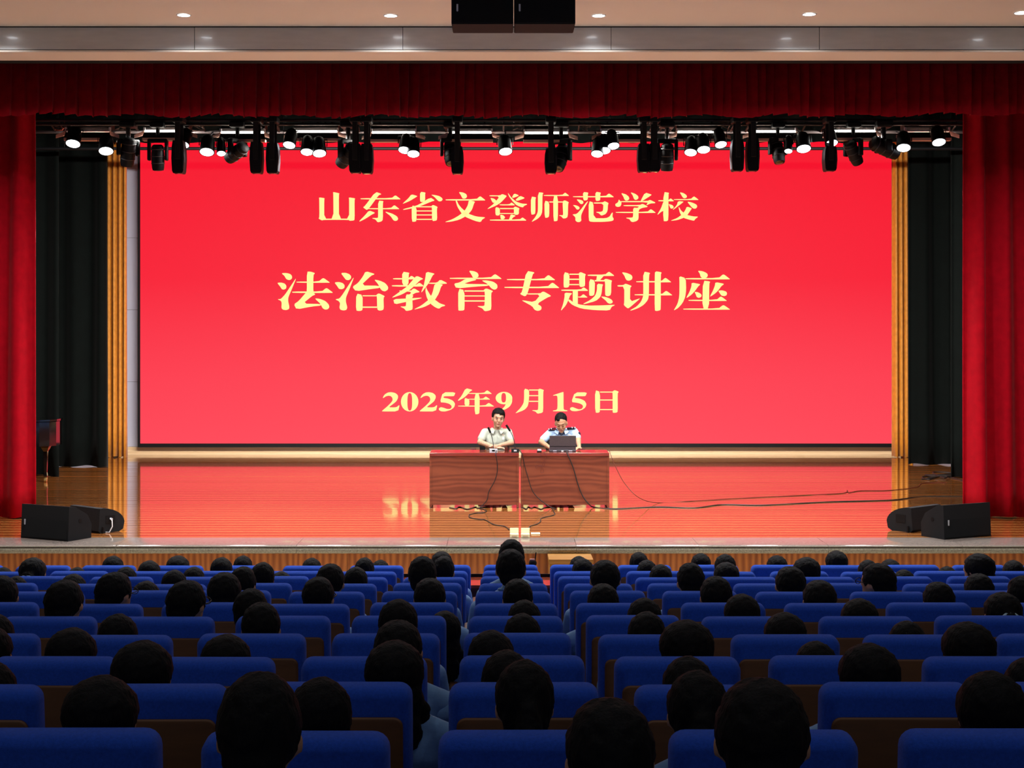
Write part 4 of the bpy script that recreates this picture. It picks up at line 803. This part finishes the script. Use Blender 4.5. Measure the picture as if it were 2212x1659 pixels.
# ---- audience seats
def rr_outline(hw,z0,z1,r,n=5,rb=0.01):
    out=[]
    for (cx,cz,rad,a0) in ((hw-r,z1-r,r,0),(-hw+r,z1-r,r,90),(-hw+rb,z0+rb,rb,180),(hw-rb,z0+rb,rb,270)):
        for k in range(n+1):
            a=math.radians(a0+90*k/n); out.append((cx+rad*math.cos(a),cz+rad*math.sin(a)))
    return out
def pad(hw,z0,z1,r,y0,y1,b,dip=0.0):
    m=MB(); rings=[(b,y0),(b*0.35,y0+b*0.3),(0,y0+b),(0,y1-b),(b*0.35,y1-b*0.3),(b,y1)]; n=None; vs=[];fs=[]
    for ins,y in rings:
        o=rr_outline(hw-ins,z0+ins,z1-ins,max(r-ins,0.004)); n=len(o)
        vs+=[(x,y,z+(dip*((x/hw)**2-0.5)*max(0,(z-z0)/(z1-z0))**4 if dip else 0)) for x,z in o]
    for j in range(len(rings)-1): fs+=[(j*n+k,j*n+(k+1)%n,(j+1)*n+(k+1)%n,(j+1)*n+k) for k in range(n)]
    fs+=[tuple(range(n-1,-1,-1)),tuple(range((len(rings)-1)*n,len(rings)*n))]; m.add(vs,fs); return m
TILT=Matrix.Translation((0,0,0.4))@Matrix.Rotation(math.radians(5),4,'X')@Matrix.Translation((0,0,-0.4))
def tilted(m): m.v=[TILT@v for v in m.v]; return m
SB=tilted(pad(.24,.32,.995,.045,-.04,.07,.03,0.008)).mesh('backrest',M['blue'],True)
SP=tilted(pad(.214,.22,.908,.03,-.055,-.038,.006)).mesh('back_panel',M['seatwood'],True)
SC=pad(.235,.06,.50,.05,.38,.48,.03); SC.v=[Vector((v.x,v.z+0.02,v.y)) for v in SC.v]; SC=SC.mesh('seat_cushion',M['blue'],True)
am=MB(); am.prism([(0.0,0.0),(0.06,0.0),(0.40,0.0),(0.42,0.58),(0.02,0.60)],'x',-.015,.015); SA=am.mesh('side_panel',M['arm'])
am=MB(); am.rbox(-.022,-.02,.60,.022,.44,.635,.01); SR=am.mesh('armrest',M['arm'])
am=MB(); am.rbox(-.2,0.05,0.0,.2,0.35,.03,.008); am.rbox(-.05,0.12,0.03,.05,0.28,.39,.01); SS=am.mesh('pedestal',M['black'])
X0=0.069; PITCH=0.594
rownames=['','first','second','third','fourth','fifth','sixth','seventh','eighth','ninth','tenth','eleventh','twelfth']
NUM=['','one','two','three','four','five','six','seven','eight','nine','ten']
for r in range(1,13):
    d=rowd(r); half=1106/F*d+0.30
    ks=[k for k in range(-11,12) if -half+20/F*d-0.02 < X0+PITCH*k < half+20/F*d+0.02]
    if r==12: ks=[-1,0,1]
    for k in ks:
        where='in the centre column' if k==0 else '%s %s of the centre column' % (NUM[abs(k)],'left' if k<0 else 'right')
        t=thing('auditorium_seat','blue auditorium seat in %s row from the stage, %s' % (rownames[r],where),'seat',(X0+PITCH*k+random.uniform(-.006,.006),d,ROWZ[r]+random.uniform(-.006,.004)),random.uniform(-.008,.008),'blue auditorium seats')
        link('backrest',SB,t); link('back_panel',SP,t); link('seat_cushion',SC,t); link('pedestal',SS,t)
        for s in (-1,1):
            a=link('side_panel',SA,t); a.location=(s*.272,0.0,0); a=link('armrest',SR,t); a.location=(s*.272,0.0,0)
# ---- first row desks, bottle, step
zd=0.72; 
for i in range(7):
    x0=-6.3+1.8*i
    t=thing('front_desk','glossy dark desk before the first row, %s' % from_left(i,7),'desk',(x0+0.9,14.42,0),0,'desks before the first row')
    MB().rbox(-0.895,0,zd-0.03,0.895,0.5,zd,0.004).build('desktop', M['desktop'], t)
    MB().box(-0.88,0.48,0.0,0.88,0.5,zd-0.03).build('front_panel', M['desk'], t)
    MB().box(-0.895,0.48,zd,0.895,0.5,zd+0.03).build('back_ledge', M['black'], t)
    for s in (-1,1): MB().box(s*0.885-0.012,0.02,0.0,s*0.885+0.012,0.48,zd-0.03).build('side_panel', M['desk'], t)
p=P(1151,1222,14.6); t=thing('water_bottle','pink drinking bottle with black straw lid on the front desk','bottle',(p.x,14.6,zd))
MB().lathe([(0.030,0.0),(0.036,0.01),(0.036,0.155),(0.030,0.165)]).build('bottle_body', M['pink'], t, True)
MB().lathe([(0.035,0.165),(0.038,0.17),(0.038,0.19),(0.03,0.205)]).build('lid', M['black'], t, True)
MB().rbox(-0.03,-0.02,0.205,0.02,0.02,0.222,0.005).build('lid_latch', M['pink'], t)
MB().cyl((0.02,0,0.20),(0.03,0,0.285),0.006).build('straw', M['black'], t, True)
p=P(1185,1207,17.2); t=thing('wooden_step','yellowish wooden step box standing against the stage front','step',(p.x+0.25,17.15,0))
zt_=p.z
MB().rbox(-0.25,0,zt_-0.045,0.25,0.45,zt_,0.004).build('tread', M['step'], t)
for s in (-1,1): MB().box(s*0.22-0.02,0.02,0.0,s*0.22+0.02,0.43,zt_-0.045).build('side_board', M['step'], t)
MB().box(-0.2,0.03,zt_-0.2,0.2,0.05,zt_-0.045).build('riser', M['step'], t)
# ---- the two speakers on the stage (local: x right in the photo, -y towards the hall, origin on stage floor)
DP=22.2; KP=F/DP
def office_chair(px, label):
    t=thing('office_chair',label,'chair',(X(px,DP+0.1),DP+0.12,SZ),0,'chairs behind the desks')
    MB().rbox(-.24,-.24,.42,.24,.24,.50,.03).build('seat',M['black'],t,True)
    MB().rbox(-.22,.24,.52,.22,.30,.94,.025).build('backrest',M['black'],t,True)
    for s in (-1,1):
        m=MB(); m.tube([(s*.26,.15,.46),(s*.30,.12,.62),(s*.31,-.02,.70)],0.02,8); m.build('arm_support',M['white'],t,True)
        MB().rbox(s*.31-.04,-.16,.70,s*.31+.04,.16,.75,.02).build('armrest',M['grey'],t,True)
    m=MB(); m.cyl((0,0,.06),(0,0,.42),.03)
    for k in range(5):
        a=2*math.pi*k/5; m.cyl((0,0,.09),(.28*math.cos(a),.28*math.sin(a),.06),.022,.016)
    m.build('base',M['grey'],t,True)
    for k in range(5):
        a=2*math.pi*k/5; MB().ell((.28*math.cos(a),.28*math.sin(a),.03),(.025,.025,.03)).build('caster',M['black'],t,True)
office_chair(1068,'black office chair behind the left desk under the man in grey polo')
office_chair(1213,'black office chair behind the right desk under the uniformed man')
def face_parts(t, H, mt, closed, headr, name):
    """features in head space: origin head centre, face towards -y"""
    rx,ry,rz=headr
    def part(nm,mb,m_,par=t):
        mb.v=[H@v for v in mb.v]; return mb.build(nm,m_,par,True)
    for s in (-1,1):
        part('eyebrow',MB().tube([(s*.018,-ry*.98,.030),(s*.036,-ry*.97,.036),(s*.054,-ry*.86,.030)],[.0035,.0045,.0028],6),M['hair'])
        if closed: part('eyelid_line',MB().tube([(s*.018,-ry*.97,.006),(s*.034,-ry*.965,.001),(s*.05,-ry*.87,.006)],.0028,5),M['hair'])
        else:
            part('eye',MB().ell((s*.034,-ry*.93,.008),(.014,.006,.0065)),M['white']); part('iris',MB().ell((s*.034,-ry*.93-.004,.008),(.006,.004,.006)),M['black'])
            part('eyelid_line',MB().tube([(s*.018,-ry*.97,.011),(s*.034,-ry*.985,.0155),(s*.052,-ry*.86,.011)],.0025,5),M['hair'])
    part('lips',MB().ell((0,-ry*.97,-.062),(.024,.010,.0052)).ell((0,-ry*.95,-.070),(.021,.010,.006)),M['lip'])
def head_blob(m, H, r):
    rx,ry,rz=r; E=H.to_euler()
    def e(c,rad,sub=2): m.ell(H@Vector(c),rad,E,sub)
    e((0,0,.02),(rx,ry,rz*.93),3); e((0,-.02,-.055),(rx*.80,ry*.78,rz*.55)); e((0,-.045,-.085),(rx*.55,ry*.5,rz*.34))
    e((0,-ry*1.0,-.018),(.013,.018,.022)); e((0,-ry*1.06,-.030),(.017,.015,.012)); e((0,-ry*.96,.01),(.009,.012,.03))
    e((0,-ry*.90,.033),(.055,.016,.010)); e((0,-ry*.88,-.066),(.028,.017,.016)); e((0,-ry*.80,-.1),(.024,.022,.018))
    for s in (-1,1):
        e((s*.040,-ry*.68,-.03),(.030,.028,.034)); e((s*rx*1.0,.005,-.012),(.012,.022,.034)); e((s*.034,-ry*.86,.006),(.018,.012,.012))
def speaker(px, label, headpos, headrot, shirtmat, skinmat, sh, el, wr, hd, hairf, closed, extra):
    t=thing('person',label,'person',(X(px,DP),DP,SZ)); r=(.084,.103,.124)
    H=Matrix.Translation(headpos)@Euler(headrot).to_matrix().to_4x4()
    m=MB(); neck=Vector((headpos[0]*.4,-.02,(sh[0][2]+sh[1][2])/2+.02))
    m.ell((0,.04,.52),(.17,.14,.11)); m.ell((0,.03,.68),(.165,.12,.15)); m.ell((0,-.01,.86),(.185,.12,.17))
    for k in (0,1):
        s=-1 if k==0 else 1; S_,E_,W_=Vector(sh[k]),Vector(el[k]),Vector(wr[k])
        m.cap(neck+Vector((s*.04,.01,-.01)),S_+Vector((0,0,-.015)),.045,.052,5); m.cap(S_+Vector((0,0,-.015)),E_,.05,.042,8); m.cap(E_,W_,.043,.029,8); hand(m,W_,Vector(hd[k]),s*-1,.0095)
        m.cap((s*.09,-.02,.50),(s*.12,-.42,.50),.085,.06,8); m.cap((s*.12,-.42,.50),(s*.12,-.38,.1),.056,.04,8); m.cap((s*.12,-.40,.06),(s*.13,-.56,.045),.042,.035,4)
    m.cap(neck+Vector((0,.01,-.05)),H@Vector((0,.02,-.06)),.062,.056,5); head_blob(m,H,r)
    b=link('body',remesh('body',m,0.0065,skinmat,3),t)
    m=MB(); m.ell((0,.04,.55),(.18,.15,.10)); m.ell((0,.03,.70),(.178,.132,.16)); m.ell((0,-.01,.86),(.18,.132,.165))
    for k in (0,1):
        s=-1 if k==0 else 1; S_,E_=Vector(sh[k]),Vector(el[k])
        m.cap(neck+Vector((s*.05,.01,-.025)),S_+Vector((0,0,-.012)),.05,.06,5); m.cap(S_+Vector((0,0,-.012)),S_.lerp(E_,.70),.061,.060,8)
    m.cap(neck+Vector((0,.01,-.06)),neck+Vector((0,.01,-.015)),.08,.074,3)
    sm_=remesh('shirt',m,0.010,shirtmat,3); sho=link('shirt',sm_,t)
    m=MB(); m.ell((0,.04,.50),(.185,.155,.10))
    for s in (-1,1): m.cap((s*.09,-.02,.505),(s*.12,-.43,.505),.095,.07,8); m.cap((s*.12,-.43,.505),(s*.12,-.385,.12),.068,.058,8)
    link('trousers',remesh('trousers',m,0.02,M['trousers'],3),t)
    # collar wings and placket
    for s in (-1,1):
        m=MB(); c=neck
        a=[c+Vector((s*.075,.02,.035)),c+Vector((s*.03,-.075,.0)),c+Vector((s*.055,-.125,-.055)),c+Vector((s*.105,-.075,-.02))]
        m.add(a+[v+Vector((0,-.008,.008)) for v in a],[(0,1,2,3),(7,6,5,4),(0,1,5,4),(1,2,6,5),(2,3,7,6),(3,0,4,7)]); m.build('collar',shirtmat,sho)
    m=MB(); m.tube([neck+Vector((0,-.10,-.05)),neck+Vector((.005,-.137,-.12)),(0.0,-.150,.86),(-.004,-.142,.76)],.004,5); m.build('placket',shirtmat,sho,True)
    # hair
    m=MB(); E=H.to_euler()
    def e(c,rad,sub=2): m.ell(H@Vector(c),rad,E,sub)
    hairf(e)
    Hi=H.inverted()
    def cut(co):
        q=Hi@co; return q.y<-.045 and q.z<(.072+.25*abs(q.x+.01)*(1 if q.x>0 else .4)-.02*(q.x>0)) and abs(q.x)<.074
    link('hair',remesh('hair',m,0.008,M['hair'],2,0.004,cut),t)
    face_parts(t,H,skinmat,closed,r,label)
    extra(t,neck,sh,el,sho); return t
pm_=lambda px,c:(px-c)/KP
def hz(py): return CZ-(py-VY)/KP-SZ
def hair1(e):
    e((0,.014,.052),(.098,.112,.102),3); e((0,.055,.01),(.084,.058,.085)); e((.02,-.045,.085),(.066,.055,.045)); e((-.045,-.03,.075),(.042,.055,.045)); e((.066,-.02,.05),(.03,.05,.06)); e((-.083,.012,.03),(.014,.03,.04)); e((.083,.012,.03),(.015,.03,.042))
def hair2(e):
    e((0,.022,.058),(.091,.104,.096),3); e((0,.05,.0),(.080,.062,.09)); e((.0,-.02,.095),(.062,.055,.038)); e((-.03,-.062,.088),(.032,.03,.03)); e((-.07,.012,.02),(.014,.035,.055)); e((.072,.012,.02),(.014,.035,.055))
def ex1(t,neck,sh,el,sho):
    MB().rbox(.085,-.152,.90,.115,-.138,.935,.002).build('chest_logo',M['white'],sho)
def ex2(t,neck,sh,el,sho):
    for k in (0,1):
        s=-1 if k==0 else 1; S_=Vector(sh[k])+Vector((s*.02,-.01,.042)); N_=neck+Vector((s*.085,-.02,.034))
        m=MB(); u=(S_-N_); w_=Vector((0,.05,0)); up=Vector((0,-.004,.012))
        a=[N_-w_,S_-w_,S_+w_,N_+w_]; m.add(a+[v+up for v in a],[(3,2,1,0),(4,5,6,7),(0,1,5,4),(1,2,6,5),(2,3,7,6),(3,0,4,7)])
        ep=m.build('epaulette',M['navy'],sho)
        for f0,f1 in ((.52,.62),(.84,.96)):
            m=MB(); a=[N_+u*f0-w_*1.02+up,N_+u*f1-w_*1.02+up,N_+u*f1+w_*.9+up,N_+u*f0+w_*.9+up]; m.add([v-up*.9+Vector((0,-.003,0)) for v in a]+[v+up*.3 for v in a],[(3,2,1,0),(4,5,6,7),(0,1,5,4),(1,2,6,5),(2,3,7,6),(3,0,4,7)]); m.build('rank_bar',M['white'],ep)
    S_=Vector(sh[1]).lerp(Vector(el[1]),.35); MB().ell(S_+Vector((.05,-.045,.0)),(.02,.02,.035)).build('sleeve_badge',M['navy'],sho,True)
    c=neck; MB().tube([c+Vector((-.07,-.05,.012)),c+Vector((-.03,-.10,-.035)),c+Vector((0,-.118,-.055)),c+Vector((.03,-.10,-.035)),c+Vector((.07,-.05,.012))],.009,6).build('collar_edge',M['navy'],sho,True)
    MB().rbox(.10,-.155,.955,.16,-.14,.968,.002).build('name_badge',M['silver'],sho)
tzl=TW+0.035
speaker(1072,'man in grey green polo speaking behind the left desk, arms folded on it',(.028,-.06,hz(903)),(math.radians(6),math.radians(5),math.radians(8)),M['polo'],M['skin'],
  [(-.165,.0,hz(932)),(.175,.0,hz(932))],[(-.235,-.16,tzl+.06),(.215,-.18,tzl+.05)],[(-.02,-.40,tzl),(.06,-.36,tzl+.03)],[(1,-.12,-.02),(-1,-.15,-.02)],hair1,False,ex1)
speaker(1213,'man in light blue uniform shirt with epaulettes looking down behind the laptop',(-.01,-.10,hz(913)),(math.radians(24),math.radians(-3),math.radians(-6)),M['police'],M['skin2'],
  [(-.175,.0,hz(935)),(.185,.0,hz(931))],[(-.30,-.16,tzl+.06),(.235,-.14,tzl+.09)],[(-.19,-.38,tzl),(.235,-.42,tzl+.0)],[(1,-.35,-.02),(-.6,-1,-.05)],hair2,True,ex2)
